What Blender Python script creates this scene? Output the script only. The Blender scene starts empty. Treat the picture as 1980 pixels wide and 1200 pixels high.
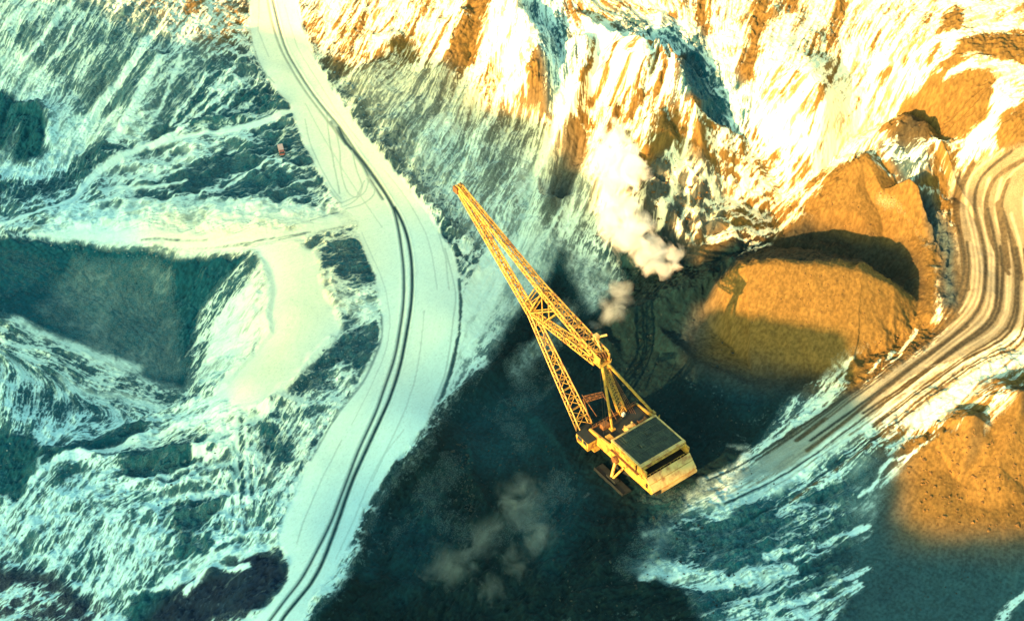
import bpy, bmesh, math, random
import numpy as np
from mathutils import Vector, Matrix
random.seed(7); rng = np.random.default_rng(7)
S = bpy.context.scene
R = math.radians
# ---------------------------------------------------------------- camera
CAM_H, DEP, HFOV = 377.0, R(42.0), R(36.0)
cam_d = bpy.data.cameras.new("camera"); cam = bpy.data.objects.new("camera", cam_d)
S.collection.objects.link(cam); S.camera = cam
cam.location = (0, 0, CAM_H); cam.rotation_euler = (math.pi/2 - DEP, 0, 0)
cam_d.sensor_fit = 'HORIZONTAL'; cam_d.angle = HFOV; cam_d.clip_start = 1; cam_d.clip_end = 30000
# ---------------------------------------------------------------- light
SUN_EL, SUN_HEAD = R(17.0), R(50.0)          # the light travels towards SUN_HEAD (from +x)
w = bpy.data.worlds.new("World"); S.world = w; w.use_nodes = True
nt = w.node_tree; bg = nt.nodes["Background"]
sky = nt.nodes.new("ShaderNodeTexSky"); sky.sky_type = 'NISHITA'; sky.sun_disc = False
sky.sun_elevation = SUN_EL; sky.sun_rotation = math.pi/2 - (SUN_HEAD + math.pi)
sky.air_density = 1.0; sky.dust_density = 1.0
tint = nt.nodes.new("ShaderNodeMix"); tint.data_type = 'RGBA'; tint.blend_type = 'MULTIPLY'
tint.inputs[0].default_value = 1.0; tint.inputs[7].default_value = (1.0, 1.12, 0.66, 1)
nt.links.new(sky.outputs[0], tint.inputs[6]); nt.links.new(tint.outputs[2], bg.inputs[0])
bg.inputs[1].default_value = 0.12
LD = Vector((math.cos(SUN_EL)*math.cos(SUN_HEAD), math.cos(SUN_EL)*math.sin(SUN_HEAD), -math.sin(SUN_EL)))
sd = bpy.data.lights.new("sun", 'SUN'); so = bpy.data.objects.new("sun", sd); S.collection.objects.link(so)
so.rotation_euler = LD.to_track_quat('-Z', 'Y').to_euler(); so.location = (-200, 100, 300)
sd.energy = 5.0; sd.angle = R(0.35); sd.color = (1.0, 0.52, 0.17)
S.view_settings.view_transform = 'Standard'; S.view_settings.look = 'None'
S.view_settings.exposure = 2.15; S.view_settings.gamma = 1.0
S.cycles.max_bounces = 6; S.cycles.volume_bounces = 5; S.cycles.transparent_max_bounces = 12
# ---------------------------------------------------------------- photo pixel -> place (authoring units: photo px 1980x1200)
FPX = 990/math.tan(HFOV/2)
def ray(px, py):
    px = np.asarray(px, float); py = np.asarray(py, float)
    u = (px-990)/FPX; v = (600-py)/FPX
    d = np.stack([u, math.cos(DEP)+v*math.sin(DEP), -math.sin(DEP)+v*math.cos(DEP)], -1)
    return d
def at_z(px, py, z):
    d = ray(px, py); t = (np.asarray(z, float)-CAM_H)/d[..., 2]
    return d*t[..., None] + np.array([0, 0, CAM_H])
def to_px(p):
    q = np.asarray(p, float) - np.array([0, 0, CAM_H])
    f = q[..., 1]*math.cos(DEP) - q[..., 2]*math.sin(DEP)
    up = q[..., 1]*math.sin(DEP) + q[..., 2]*math.cos(DEP)
    return 990+FPX*q[..., 0]/f, 600-FPX*up/f
# ---------------------------------------------------------------- objects helpers
COL = S.collection
def tag(o, label=None, cat=None, group=None, kind=None):
    if label: o['label'] = label
    if cat: o['category'] = cat
    if group: o['group'] = group
    if kind: o['kind'] = kind
    return o
def link(name, me, parent=None):
    o = bpy.data.objects.new(name, me); COL.objects.link(o)
    if parent: o.parent = parent
    return o
def mat(name, col, rough=0.7, metal=0.0, noise=0.25, nscale=1.0, col2=None, bump=0.0, thr=None):
    m = bpy.data.materials.new(name); m.use_nodes = True; n = m.node_tree; b = n.nodes["Principled BSDF"]
    b.inputs["Roughness"].default_value = rough; b.inputs["Metallic"].default_value = metal
    tc = n.nodes.new("ShaderNodeTexCoord"); no = n.nodes.new("ShaderNodeTexNoise")
    no.inputs["Scale"].default_value = nscale; no.inputs["Detail"].default_value = 6
    n.links.new(tc.outputs["Object"], no.inputs["Vector"])
    cr = n.nodes.new("ShaderNodeValToRGB"); n.links.new(no.outputs[0], cr.inputs[0])
    c2 = col2 or tuple(c*(1-noise) for c in col)
    t = thr or (0.35, 0.65)
    cr.color_ramp.elements[0].position = t[0]; cr.color_ramp.elements[0].color = (*c2, 1)
    cr.color_ramp.elements[1].position = t[1]; cr.color_ramp.elements[1].color = (*col, 1)
    n.links.new(cr.outputs[0], b.inputs["Base Color"])
    if bump:
        bp = n.nodes.new("ShaderNodeBump"); bp.inputs["Strength"].default_value = bump
        n.links.new(no.outputs[0], bp.inputs["Height"]); n.links.new(bp.outputs[0], b.inputs["Normal"])
    return m
# ================================================================ TERRAIN
DX = 0.27
X0, X1, Y0, Y1 = -232.0, 226.0, 268.0, 612.0
NX, NY = int((X1-X0)/DX), int((Y1-Y0)/DX)
gx = (X0 + DX*np.arange(NX)).astype(np.float32); gy = (Y0 + DX*np.arange(NY)).astype(np.float32)
GX, GY = np.meshgrid(gx, gy)
F = np.float32
def samp(A, fx, fy):                     # bilinear gather, fx/fy in index units
    h, w_ = A.shape
    fx = np.clip(fx, 0, w_-1.001); fy = np.clip(fy, 0, h-1.001)
    ix = fx.astype(np.int32); iy = fy.astype(np.int32); tx = (fx-ix).astype(F); ty = (fy-iy).astype(F)
    i = iy*w_+ix; a = A.ravel()
    return (a[i]*(1-tx)+a[i+1]*tx)*(1-ty) + (a[i+w_]*(1-tx)+a[i+w_+1]*tx)*ty
def noise(cell, seed, smooth=True):      # value noise over the grid, cell size in metres, range about -1..1
    r = np.random.default_rng(seed); nx, ny = int((X1-X0)/cell)+4, int((Y1-Y0)/cell)+4
    A = r.uniform(-1, 1, (ny, nx)).astype(F)
    def wts(g, o):
        f = (g-o)/cell; i = f.astype(np.int32); t = f-i
        return i, (t*t*(3-2*t)).astype(F)
    ix, tx = wts(gx, X0); iy, ty = wts(gy, Y0)
    B = A[:, ix]*(1-tx) + A[:, ix+1]*tx
    return B[iy]*(1-ty)[:, None] + B[iy+1]*ty[:, None]
def fbm(cell, seed, octv=4, gain=0.5):
    s = 0; a = 1.0; tot = 0
    for k in range(octv):
        s = s + a*noise(cell/2**k, seed+k*17); tot += a; a *= gain
    return s/tot
# heights read off the photograph: (px, py, metres above the pit floor)
CP = """0,0,26 200,0,29 380,0,26 520,0,19 600,0,22 800,0,36 960,0,44 1150,0,48 1400,0,54 1600,0,58 1800,0,61 1980,0,63
0,150,14 150,150,16 300,120,21 420,90,21 500,120,17.5 590,110,17 700,120,23 850,120,29 1000,120,35 1120,130,38 1250,130,41 1400,130,45 1600,130,48 1800,130,50 1980,130,52
0,300,2 60,240,9 150,300,5 300,250,9.5 430,180,15 560,210,16.5 650,230,15.5 760,260,19 900,250,23 1050,250,26 1150,260,24 1280,240,31 1340,210,35 1450,225,36 1600,230,38 1760,265,36 1900,230,41 1980,280,40
0,420,3.5 150,385,5.5 300,360,8 400,300,10 450,340,10 540,300,13 600,330,13.5 700,370,14 800,380,13.5 900,380,14 1000,400,13 1100,400,7 1200,370,12 1300,340,20 1400,330,22 1500,330,19 1600,320,18  1740,340,17 1850,350,23 1960,400,25
60,450,4 300,470,8 500,470,11 650,470,12 780,480,12.5 870,480,12.5 950,520,8 1050,520,2 1150,500,2 1250,500,4 1330,470,8 1420,440,14 1440,470,8 1500,480,4 1650,490,4 1740,550,4 1900,500,17 1980,500,18
100,560,-3 250,600,-7 340,700,-13 360,750,-14 310,560,-4 400,620,-7 480,560,4 545,600,11 630,600,11.5 700,620,11.5 780,600,12.5 880,620,11.5 930,660,6 1000,680,0 1100,700,0 1300,650,1 1350,700,1 1875,620,13 1980,640,15
20,640,-2 10,780,-8 150,780,-12 300,780,-12 480,740,10 400,800,3 560,760,9 650,740,10 700,800,12 820,800,9 880,800,1
1000,850,0 1150,950,0 1250,900,0 1300,1000,0 1430,850,0 1250,700,0 1160,800,0 1350,880,0
1500,780,3 1650,760,8 1750,760,11 1850,700,13 1850,780,11 1980,720,14
100,880,-11 250,900,-8 400,880,0 520,870,4 620,900,9.5 720,900,7 560,1000,7 640,1050,8 710,1050,3
0,1050,-22 150,1050,-16 300,1050,-9 450,1050,-1 0,1200,-27 200,1190,-20 380,1190,-8 530,1180,6 620,1190,4 780,1000,0 760,1180,-1 900,1100,0 1050,1100,0 1200,1100,0 1400,960,2 1550,960,3 1400,1100,0 1600,1050,1 1700,850,9 1650,1150,1 1850,1150,2 1980,1150,3 1760,1030,3 1950,1060,5 1980,900,7
-150,100,10 -150,600,-5 -150,1100,-30 2130,100,56 2130,500,26 2130,900,14 2130,1200,6 300,-120,34 1000,-120,52 1700,-120,70 600,1330,0 1400,1330,0"""
cp = np.array([[float(v) for v in t.split(',')] for t in CP.split()])
W = at_z(cp[:, 0], cp[:, 1], cp[:, 2])
px_, py_ = W[:, 0]/100, W[:, 1]/100
def U(r2): return r2*np.log(r2+1e-9)
n_ = len(W); K = U((px_[:, None]-px_)**2+(py_[:, None]-py_)**2)+np.eye(n_)*0.0004
P = np.stack([np.ones(n_), px_, py_], 1)
A_ = np.block([[K, P], [P.T, np.zeros((3, 3))]]); sol = np.linalg.solve(A_, np.r_[W[:, 2], 0, 0, 0])
cs = 8
cgx, cgy = gx[::cs]/100, gy[::cs]/100
cgx = np.r_[cgx, cgx[-1]+cs*DX/100]; cgy = np.r_[cgy, cgy[-1]+cs*DX/100]
CX, CY = np.meshgrid(cgx, cgy); H0 = sol[n_]+sol[n_+1]*CX+sol[n_+2]*CY
for i in range(n_): H0 = H0 + sol[i]*U((CX-px_[i])**2+(CY-py_[i])**2)
FIX, FIY = np.meshgrid(np.arange(NX)/cs, np.arange(NY)/cs)
H = samp(H0.astype(F), FIX, FIY)
def blur(A, n):                          # separable box blur, radius n cells
    for ax in (0, 1):
        pad = [(0, 0), (0, 0)]; pad[ax] = (n+1, n)
        c = np.cumsum(np.pad(A, pad, mode='edge').astype(np.float64), axis=ax)
        if ax == 0: A = ((c[2*n+1:]-c[:-2*n-1])/(2*n+1)).astype(F)
        else: A = ((c[:, 2*n+1:]-c[:, :-2*n-1])/(2*n+1)).astype(F)
    return A
H = blur(H, 6)
WX = (fbm(14, 5, 4, 0.55)*2.2).astype(F); WY = (fbm(14, 55, 4, 0.55)*2.2).astype(F)   # ragged edges
def hz(Hm, x, y): return samp(Hm, (x-X0)/DX, (y-Y0)/DX)
def place(pts, Hm):                      # photo points onto the relief
    p = np.array(pts, float); z = np.zeros(len(p))
    for k in range(30):
        q = at_z(p[:, 0], p[:, 1], z); z = 0.5*z+0.5*hz(Hm, q[:, 0], q[:, 1])
    return q[:, 0], q[:, 1], z
def pl(s): return [tuple(float(v) for v in t.split(',')) for t in s.split()]
def window(x, y, m):
    i0 = max(0, int((min(x)-m-X0)/DX)); i1 = min(NX, int((max(x)+m-X0)/DX)+1)
    j0 = max(0, int((min(y)-m-Y0)/DX)); j1 = min(NY, int((max(y)+m-Y0)/DX)+1)
    return slice(j0, max(j1, j0)), slice(i0, max(i1, i0))
def seg_dist(x, y, PX, PY, vals=None, closed=False):
    D = np.full(PX.shape, 1e9, F); V = np.zeros(PX.shape, F); n = len(x)
    for i in range(n if closed else n-1):
        a, b = i, (i+1) % n
        ex, ey = x[b]-x[a], y[b]-y[a]; L = ex*ex+ey*ey+1e-9
        t = np.clip(((PX-x[a])*ex+(PY-y[a])*ey)/L, 0, 1)
        d = np.hypot(PX-(x[a]+t*ex), PY-(y[a]+t*ey))
        m = d < D; D = np.where(m, d, D)
        if vals is not None: V = np.where(m, vals[a]+(vals[b]-vals[a])*t, V)
    return D, V
def inside(x, y, PX, PY):
    c = np.zeros(PX.shape, bool); n = len(x)
    for i in range(n):
        j = (i+1) % n
        if y[i] == y[j]: continue
        m = ((y[i] > PY) != (y[j] > PY)) & (PX < (x[j]-x[i])*(PY-y[i])/(y[j]-y[i])+x[i]); c ^= m
    return c
def ridge(s, slope, sign=1, crest=1.0, wob=0.7, hvary=0.0):
    global H
    p = np.array(pl(s)); q = at_z(p[:, 0], p[:, 1], p[:, 2])
    m = 70; jy, jx = window(q[:, 0], q[:, 1], m); PX = GX[jy, jx]+WX[jy, jx]*wob; PY = GY[jy, jx]+WY[jy, jx]*wob
    D, V = seg_dist(q[:, 0], q[:, 1], PX, PY, p[:, 2])
    h = V-sign*slope*(np.sqrt(D*D+crest*crest)-crest)
    if sign < 0: h = h+(D/9.0)**3*8
    k = 0.8
    d = (h-H[jy, jx])*sign
    H[jy, jx] = H[jy, jx] + sign*np.where(d > k, d, np.where(d < -k, 0, (d+k)**2/(4*k)))
# spoil heaps and crests
ridge("1715,392,11 1755,398,10 1800,428,9 1832,480,8 1848,540,7 1846,595,7.5", .75, sign=-1, crest=2.0)
ridge("1360,594,4 1395,548,14 1440,514,21 1500,506,24 1580,510,24.5 1670,524,23 1730,552,18.5 1785,588,10.5", 0.62, crest=1.5)
ridge("1552,422,12 1600,385,16 1672,380,17.5 1735,412,16.5 1788,462,15.5 1814,530,14.5 1808,600,12.5", 0.66, crest=3)
ridge("1672,303,31 1655,325,27", 0.66, crest=1.0)
ridge("1672,303,31 1755,372,19", 0.95, crest=1.0)
ridge("1735,240,37 1760,226,38.5 1785,236,38", 0.9, crest=1.0)
ridge("1160,642,5 1205,602,7.5 1280,570,8.5 1340,535,9.5 1420,500,10", 0.55, crest=1.2)
ridge("1884,802,20 1874,850,14.5 1858,905,8", 0.72, crest=1.0)
ridge("1760,900,8 1800,850,12 1884,806,18", 0.62, crest=3)
ridge("1975,760,23 1955,840,17 1930,900,12", 0.62, crest=1.2)
ridge("1905,560,16 1890,470,18 1870,400,20", 0.3, crest=4)
# buttresses of the eroded bank
for s, sl in (("1040,50,47 1075,130,42 1085,200,35 1070,260,27", .9), ("1125,70,48 1130,150,42 1128,215,36 1090,300,26", 1.0), ("1225,60,52 1190,170,42 1150,260,32", .9),
              ("1275,90,50 1240,180,42 1190,270,31", .9), ("1345,180,44 1335,235,38 1310,290,30", 1.0), ("895,20,42 860,120,33 780,230,22", .55), ("1010,100,38 960,230,27 900,330,18", .5),
              ("1130,150,40 1110,300,26 1040,420,13", .55), ("1300,130,48 1265,240,38 1240,300,30", .9), ("300,100,24 240,220,15 170,330,7", .5), ("760,60,32 720,150,25 690,210,20", .5),
              ("50,198,12 70,200,12.5 75,260,9 60,300,4", .9), ("470,120,20 400,190,14.5 330,260,9.5", .6), ("540,130,19 480,190,16 430,230,13", .7)):
    ridge(s, sl, crest=1.5, wob=1.0)
def rim(s, slope, crest=.8, wob=1.2):
    p = pl3(s); x, y, z = place([(a[0], a[1]) for a in p], H)
    for i, a in enumerate(p):
        q = at_z(a[0], a[1], float(z[i])+a[2]); zz = float(z[i])+a[2]
        p[i] = (a[0], a[1], zz)
    ridge(' '.join('%f,%f,%f' % a for a in p), slope, crest=crest, wob=wob)
def pl3(s): return [tuple(float(v) for v in t.split(',')) for t in s.split()]
rim("1120,25,2 1150,45,4 1190,62,5 1230,66,6 1270,84,6 1305,110,6 1322,150,6 1345,195,6 1385,235,4.5 1430,262,2", 1.1)
rim("985,-30,3 1005,10,5 1032,60,5 1048,110,5 1056,170,4 1058,215,2", 1.1)
rim("1275,215,3 1290,260,3.5 1285,300,2.5", 1.2)
rim("1230,330,1.5 1265,345,2.5 1290,400,2.5 1280,440,1", 1.2)
rim("590,90,1.2 640,160,1.5 700,240,1.6 760,300,1.6 820,370,1.8 870,440,1.6", 1.0)
rim("500,500,1 520,560,1.5 520,640,1.2 440,740,1", .8)
rim("640,650,1.5 600,690,1.8 520,765,1.5", .9)
rim("60,885,2 200,840,2.5 300,800,2 380,765,1.5", .9)
rim("90,860,1 250,880,2.5 420,850,2 520,800,1.5", .9)
rim("240,925,1.5 330,930,2 440,900,2", 1.0)
rim("330,1000,1 430,960,2 500,950,1", 1.0)
rim("330,1150,.8 400,1110,1.2 470,1092,.8", 1.0)
rim("30,195,1.5 70,190,2.5 95,215,2 95,260,1.5", 1.2)
rim("300,270,1 380,230,1.5 470,215,1.5 550,190,1", .9)
rim("850,790,1.5 920,720,2 1000,680,2 1080,640,2.5 1160,640,2", .8)
rim("900,870,.8 930,960,1.4 900,1050,1", .5)
rim("1130,960,.8 1080,1060,1.6 1020,1180,1.4", .5)
rim("1000,760,.6 1060,830,1.3 1100,900,.6", .5)
rim("1220,1000,.6 1180,1080,1.3 1100,1190,1.2", .5)
rim("1280,640,.8 1350,700,1.2 1440,740,.8", .5)
rim("700,960,1 690,1010,1.2 680,1080,1.2", .9)
# gullies and drop-offs
for s, sl in (("1160,210,31 1120,300,20 1075,390,8", .5), ("960,150,29 900,260,19 830,360,13", .4),
              ("1500,450,9 1640,480,8 1740,540,8", .4)):
    ridge(s, sl, sign=-1, crest=1.5, wob=1.0)
# flats: road benches pressed into the relief
def flatten(s, width, amt=0.9):
    global H
    Hb = blur(H, 14); x, y, z = place(pl(s), H); jy, jx = window(x, y, width*2+5)
    D, V = seg_dist(x, y, GX[jy, jx], GY[jy, jx]); k = np.clip((width*1.35-D)/(width*.7), 0, 1)*amt; k = k*k*(3-2*k)
    H[jy, jx] = H[jy, jx]*(1-k)+Hb[jy, jx]*k
ROADC = "525,-40 530,10 560,110 620,210 700,320 765,400 790,480 800,560 795,640 775,720 735,810 690,900 650,990 610,1080 560,1170 510,1230"
flatten(ROADC, 11)
# ---------------------------------------------------------------- direction of the streaks
FL = """100,60,-.5,.85 300,60,-.55,.85 50,180,-.5,.85 200,200,-.55,.85 330,180,-.65,.75 420,200,-.7,.7 60,260,-.4,.9 150,330,-.5,.85 40,350,-.3,.9
480,60,-.7,.6 520,130,-.6,.8 250,290,-.85,.5 400,260,-.95,.2 350,320,-.9,.35 480,300,-.85,.5 560,300,-.9,.35 300,390,-.97,.2 500,380,-.95,.2 100,420,-.95,.2 600,420,-.95,.2 620,360,-.9,.4
300,450,-.98,.05 500,440,-.98,.1 600,500,-.9,.3 680,480,-.95,.1 690,560,-.95,.1 650,620,-.8,.4
60,500,.85,.45 150,560,.8,.55 250,640,.75,.6 330,520,-.4,.9 400,560,-.5,.85 470,620,-.55,.8 430,680,-.55,.8
80,680,.95,.3 200,740,.95,.25 300,780,.95,.2 30,760,-.3,.95 60,800,-.3,.95
580,600,-.1,1 520,740,-.6,.8 630,760,-.75,.55 660,720,-.75,.5 560,820,-.5,.85 650,820,-.5,.85 600,900,-.45,.9 690,700,-.5,.85
450,800,-.85,.45 300,830,-.95,.2 180,850,-.95,.2 60,860,-.5,.85 380,880,-.85,.45 250,920,-.8,.5 120,960,-.55,.8 480,900,0,1 470,990,-.2,1 380,960,-.8,.5 300,1030,-.5,.85 200,1080,-.4,.9 100,1080,-.5,.85 50,1170,-.8,.4
420,1060,-.85,.4 480,1110,-.85,.5 400,1150,-.75,.6 300,1150,-.6,.8
660,60,-.45,.9 760,60,-.45,.9 880,60,-.45,.9 700,170,-.6,.8 800,200,-.55,.85 760,290,-.6,.8 900,280,-.5,.85 980,150,-.3,.95 1000,280,-.45,.9 950,380,-.5,.85 1050,350,-.4,.9
860,400,-.75,.6 880,460,-.5,.85 1000,470,-.5,.85 930,560,-.5,.85 900,680,-.55,.85 960,620,-.5,.85 860,740,-.55,.8 760,880,-.5,.85 740,950,-.45,.85 820,900,-.45,.85
1030,100,.3,.95 1090,60,.4,.9 1100,160,-.05,1 1150,200,-.25,1 1200,120,-.1,1 1200,250,-.35,.95 1250,180,-.2,1 1300,60,.8,.5 1350,130,.7,.7 1400,200,.75,.6 1300,220,-.2,1 1320,270,-.2,1
1250,350,-.15,1 1290,400,-.15,1 1330,380,-.3,.9 1170,330,-.3,.95 1150,450,-.4,.9 1120,520,-.4,.9 1220,600,-.7,.7
1200,30,.8,.4 1350,40,-.3,.95 1450,60,-.3,.95 1450,130,-.35,.95 1550,100,-.45,.9 1650,80,-.45,.9 1750,80,-.5,.85 1600,200,-.45,.9 1700,180,-.5,.85 1520,230,-.5,.85 1850,180,-.6,.7 1880,80,-.95,.2 1950,60,-1,.1 1850,120,-.95,.15 1950,160,-.8,.4
1450,300,-.8,.5 1500,300,-.8,.5 1420,400,-.9,.3 1400,450,-.9,.35 1480,420,-.85,.45 1560,350,-.7,.6
1700,330,.6,.6 1740,300,-.9,.2 1780,380,.3,.95 1830,480,.1,1 1850,560,0,1 1900,330,-.6,.8 1880,400,-.2,1 1950,400,-.1,1 1890,500,.05,1 1960,500,.05,1 1880,580,-.3,.95 1950,600,-.7,.7
1650,420,-.3,.95 1560,400,-.5,.85 1790,500,-.8,.5 1600,560,0,1 1480,560,-.3,.95 1700,600,.3,.95 1450,660,-.3,.9 1550,700,-.1,1
1820,650,-.75,.6 1900,680,-.8,.6 1700,720,-.75,.6 1800,740,-.85,.5 1600,800,-.75,.6 1500,850,-.8,.55 1650,850,-.85,.5 1400,930,-.88,.45 1520,930,-.85,.5 1900,770,-.8,.5 1560,760,-.6,.8 1640,700,-.5,.85 1720,650,-.5,.85
1600,940,-.85,.5 1700,900,-.8,.6 1350,1000,-.95,.3 1500,1010,-.9,.35 1620,1020,-.85,.5 1300,1100,-.97,.15 1450,1100,-.9,.35 1600,1120,-.85,.45 1750,1180,-.8,.5 1200,1120,-.9,.3 1650,1060,-.8,.55 1900,1180,-.7,.7
1000,780,-.4,.9 1060,900,-.3,.9 950,850,-.2,.95 1150,1000,-.5,.85 1100,1100,-.5,.85 1000,1150,-.5,.85 1250,1000,-.5,.85 800,1100,-.4,.9 900,1000,-.3,.9
1820,880,-.3,.95 1780,960,-.4,.9 1900,950,.3,.95 1960,880,.2,1 1900,1080,0,1 1800,1080,-.3,.95 1250,850,-.5,.85 1400,780,-.3,.95"""
fl = np.array([[float(v) for v in t.split(',')] for t in FL.split()])
a0 = place(fl[:, :2], H); a1 = place(fl[:, :2]+fl[:, 2:]*12, H)
vx, vy = a1[0]-a0[0], a1[1]-a0[1]; nn = np.hypot(vx, vy); vx /= nn; vy /= nn
cs2 = 12
C2X, C2Y = np.meshgrid(np.r_[gx[::cs2], gx[-1]+4], np.r_[gy[::cs2], gy[-1]+4])
Wd = 1/(((C2X[..., None]-a0[0])**2+(C2Y[..., None]-a0[1])**2)+9.0)**1.6
UX = (Wd*vx).sum(-1)/Wd.sum(-1); UY = (Wd*vy).sum(-1)/Wd.sum(-1)
FI2, FJ2 = np.meshgrid(np.arange(NX)/cs2, np.arange(NY)/cs2)
UX = samp(UX.astype(F), FI2, FJ2); UY = samp(UY.astype(F), FI2, FJ2)
ang = fbm(9, 91, 3)*0.30
ux = UX*np.cos(ang)-UY*np.sin(ang); uy = UX*np.sin(ang)+UY*np.cos(ang); nn = np.hypot(ux, uy)+1e-6; ux /= nn; uy /= nn
IX, IY = np.meshgrid(np.arange(NX, dtype=F), np.arange(NY, dtype=F))
LV = []
px_m, py_m = IX+ux.astype(F), IY+uy.astype(F)
def white(seed): return np.random.default_rng(seed).standard_normal((NY, NX)).astype(F)
src = {'f': white(1), 'm': blur(white(2), 1), 'c': blur(blur(white(3), 3), 2), 'r': blur(blur(white(4), 7), 5)}
stop = {'f': (4,), 'm': (5,), 'c': (5,), 'r': (7,)}
src['s'] = src['f']; stop['s'] = (2,)
def ridged(cell, seed, octv=5, gain=.6):
    t = 0; a = 1.0; tot = 0
    for k in range(octv):
        t = t+a*(1-2*np.abs(noise(cell/2**k, seed+k*13))); tot += a; a *= gain
    return (t/tot).astype(F)
RQ = samp(ridged(11, 501), IX+WX*1.6/DX, IY+WY*1.6/DX)
src['q'] = RQ; stop['q'] = (4,); src['p'] = samp(ridged(4.5, 601, 4, .7), IX+WX/DX, IY+WY/DX); stop['p'] = (3,)
cur = dict(src); LI = {}
for k in range(1, 8):
    for key in list(cur):
        cur[key] = 0.5*(cur[key]+samp(cur[key], px_m, py_m))
        if k == max(stop[key]): LI[key] = cur.pop(key)
    px_m, py_m = samp(px_m, px_m, py_m), samp(py_m, px_m, py_m)
def unif(A):
    A = (A-A.mean())/(A.std()+1e-9); return (0.5*(1+np.tanh(0.8*A))).astype(F)
LF, LM, LC, LR, LS, LQ, LP = (unif(LI[k]) for k in 'fmcrsqp')
G1 = unif(white(8)); G2 = unif(blur(white(9), 1)); G3 = unif(blur(blur(white(10), 2), 2)); CL = unif(fbm(7, 31, 5, 0.6))
# ================================================================ GROUND COVER (snow dust, coal, soils)
Z = lambda v: np.full((NY, NX), v, F)
A = {'c': Z(.52), 'lit_brown': Z(0), 'coal': Z(0), 'navy': Z(0), 'tint': Z(.35), 'rough': Z(1), 'clump': Z(.2), 'pack': Z(.12), 'streak': Z(.45)}
HP = H.copy()
def smooth_line(p, n=4):
    if len(p) < 4: return p
    p = np.array([p[0]]+list(p)+[p[-1]]); o = []
    for i in range(1, len(p)-2):
        for k in range(n):
            t = k/n; o.append(.5*((2*p[i])+(-p[i-1]+p[i+1])*t+(2*p[i-1]-5*p[i]+4*p[i+1]-p[i+2])*t*t+(-p[i-1]+3*p[i]-3*p[i+1]+p[i+2])*t**3))
    return [tuple(a) for a in o]+[tuple(p[-2])]
def paint(key, s, val, wid=None, soft=1.5, wob=.6):
    pts_ = pl(s)
    if wid is not None: pts_ = smooth_line(pts_)
    x, y, z = place(pts_, HP); m = (wid or 0)+soft*2+4; jy, jx = window(x, y, m)
    if jy.stop <= jy.start or jx.stop <= jx.start: return
    PX = GX[jy, jx]+WX[jy, jx]*wob; PY = GY[jy, jx]+WY[jy, jx]*wob
    if wid is None:
        D, _ = seg_dist(x, y, PX, PY, closed=True); k = np.where(inside(x, y, PX, PY), D, -D)
    else:
        D, _ = seg_dist(x, y, PX, PY); k = wid/2-D
    k = np.clip(k/soft*.5+.5, 0, 1); k = k*k*(3-2*k)
    for kk, vv in (val.items() if isinstance(val, dict) else [(key, val)]):
        a = A[kk]; a[jy, jx] = a[jy, jx]*(1-k)+vv*k
def many(key, txt, soft=2.5, wob=.6):
    for ln in txt.strip().splitlines():
        v, s = ln.split('|'); v = v.split(); paint(key, s, float(v[0]), float(v[1]) if len(v) > 1 else None, soft, wob)
# soils: sunlit ground painted warm, shaded ground left blue-green; coal on the pit floor
many('lit_brown', """1|180,-60 420,95 560,60 640,150 760,230 1100,420 1180,420 1330,480 1350,620 1330,700 1600,760 1500,880 1650,830 1720,880 1720,1250 2100,1250 2100,-90
.12|1640,900 1740,1040 1960,1050 2100,1060 2100,1300 1500,1300""", 12)
many('coal', """1|1000,425 1085,450 1100,480 1060,540 1010,590 960,660 930,700 850,775 800,850 740,930 690,1010 680,1100 620,1180 560,1280 1400,1280 1330,1130 1230,1100 1300,1010 1350,950 1450,880 1520,780 1600,700 1560,690 1400,700 1330,650 1345,600 1420,520 1520,450 1560,440 1440,450 1350,500 1290,440 1200,420 1150,460 1150,400
.8|1555,428 1640,455 1740,470 1780,500 1790,590 1740,560 1670,520 1500,508 1430,515 1480,460
.7|1720,262 1745,232 1765,224 1795,245 1800,270 1740,275
.0|1368,588 1440,508 1580,506 1700,530 1785,588 1740,640 1600,720 1400,720 1330,660""", 4)  # trough and cut-bank patches: shade painted with the coal colour
many('c', """.55|0,0 1,0 1,1""", 1)
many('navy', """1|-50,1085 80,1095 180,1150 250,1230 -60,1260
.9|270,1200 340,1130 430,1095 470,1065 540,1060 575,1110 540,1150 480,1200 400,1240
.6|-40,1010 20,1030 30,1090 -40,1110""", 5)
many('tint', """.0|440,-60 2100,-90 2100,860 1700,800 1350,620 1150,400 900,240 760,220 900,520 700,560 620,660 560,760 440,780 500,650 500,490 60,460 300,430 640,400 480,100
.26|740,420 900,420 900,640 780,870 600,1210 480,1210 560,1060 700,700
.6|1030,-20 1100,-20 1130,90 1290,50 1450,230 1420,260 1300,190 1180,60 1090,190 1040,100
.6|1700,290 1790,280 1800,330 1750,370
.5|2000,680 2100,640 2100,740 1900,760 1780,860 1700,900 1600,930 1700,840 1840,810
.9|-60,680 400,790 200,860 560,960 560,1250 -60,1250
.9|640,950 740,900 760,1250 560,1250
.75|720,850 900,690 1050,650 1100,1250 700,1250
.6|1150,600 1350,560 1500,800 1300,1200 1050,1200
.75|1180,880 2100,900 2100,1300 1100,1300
.8|-60,160 120,200 250,470 -60,430""", 14)  # cyan shade put into the snow colour; cream on roads and sunlit ground
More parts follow.
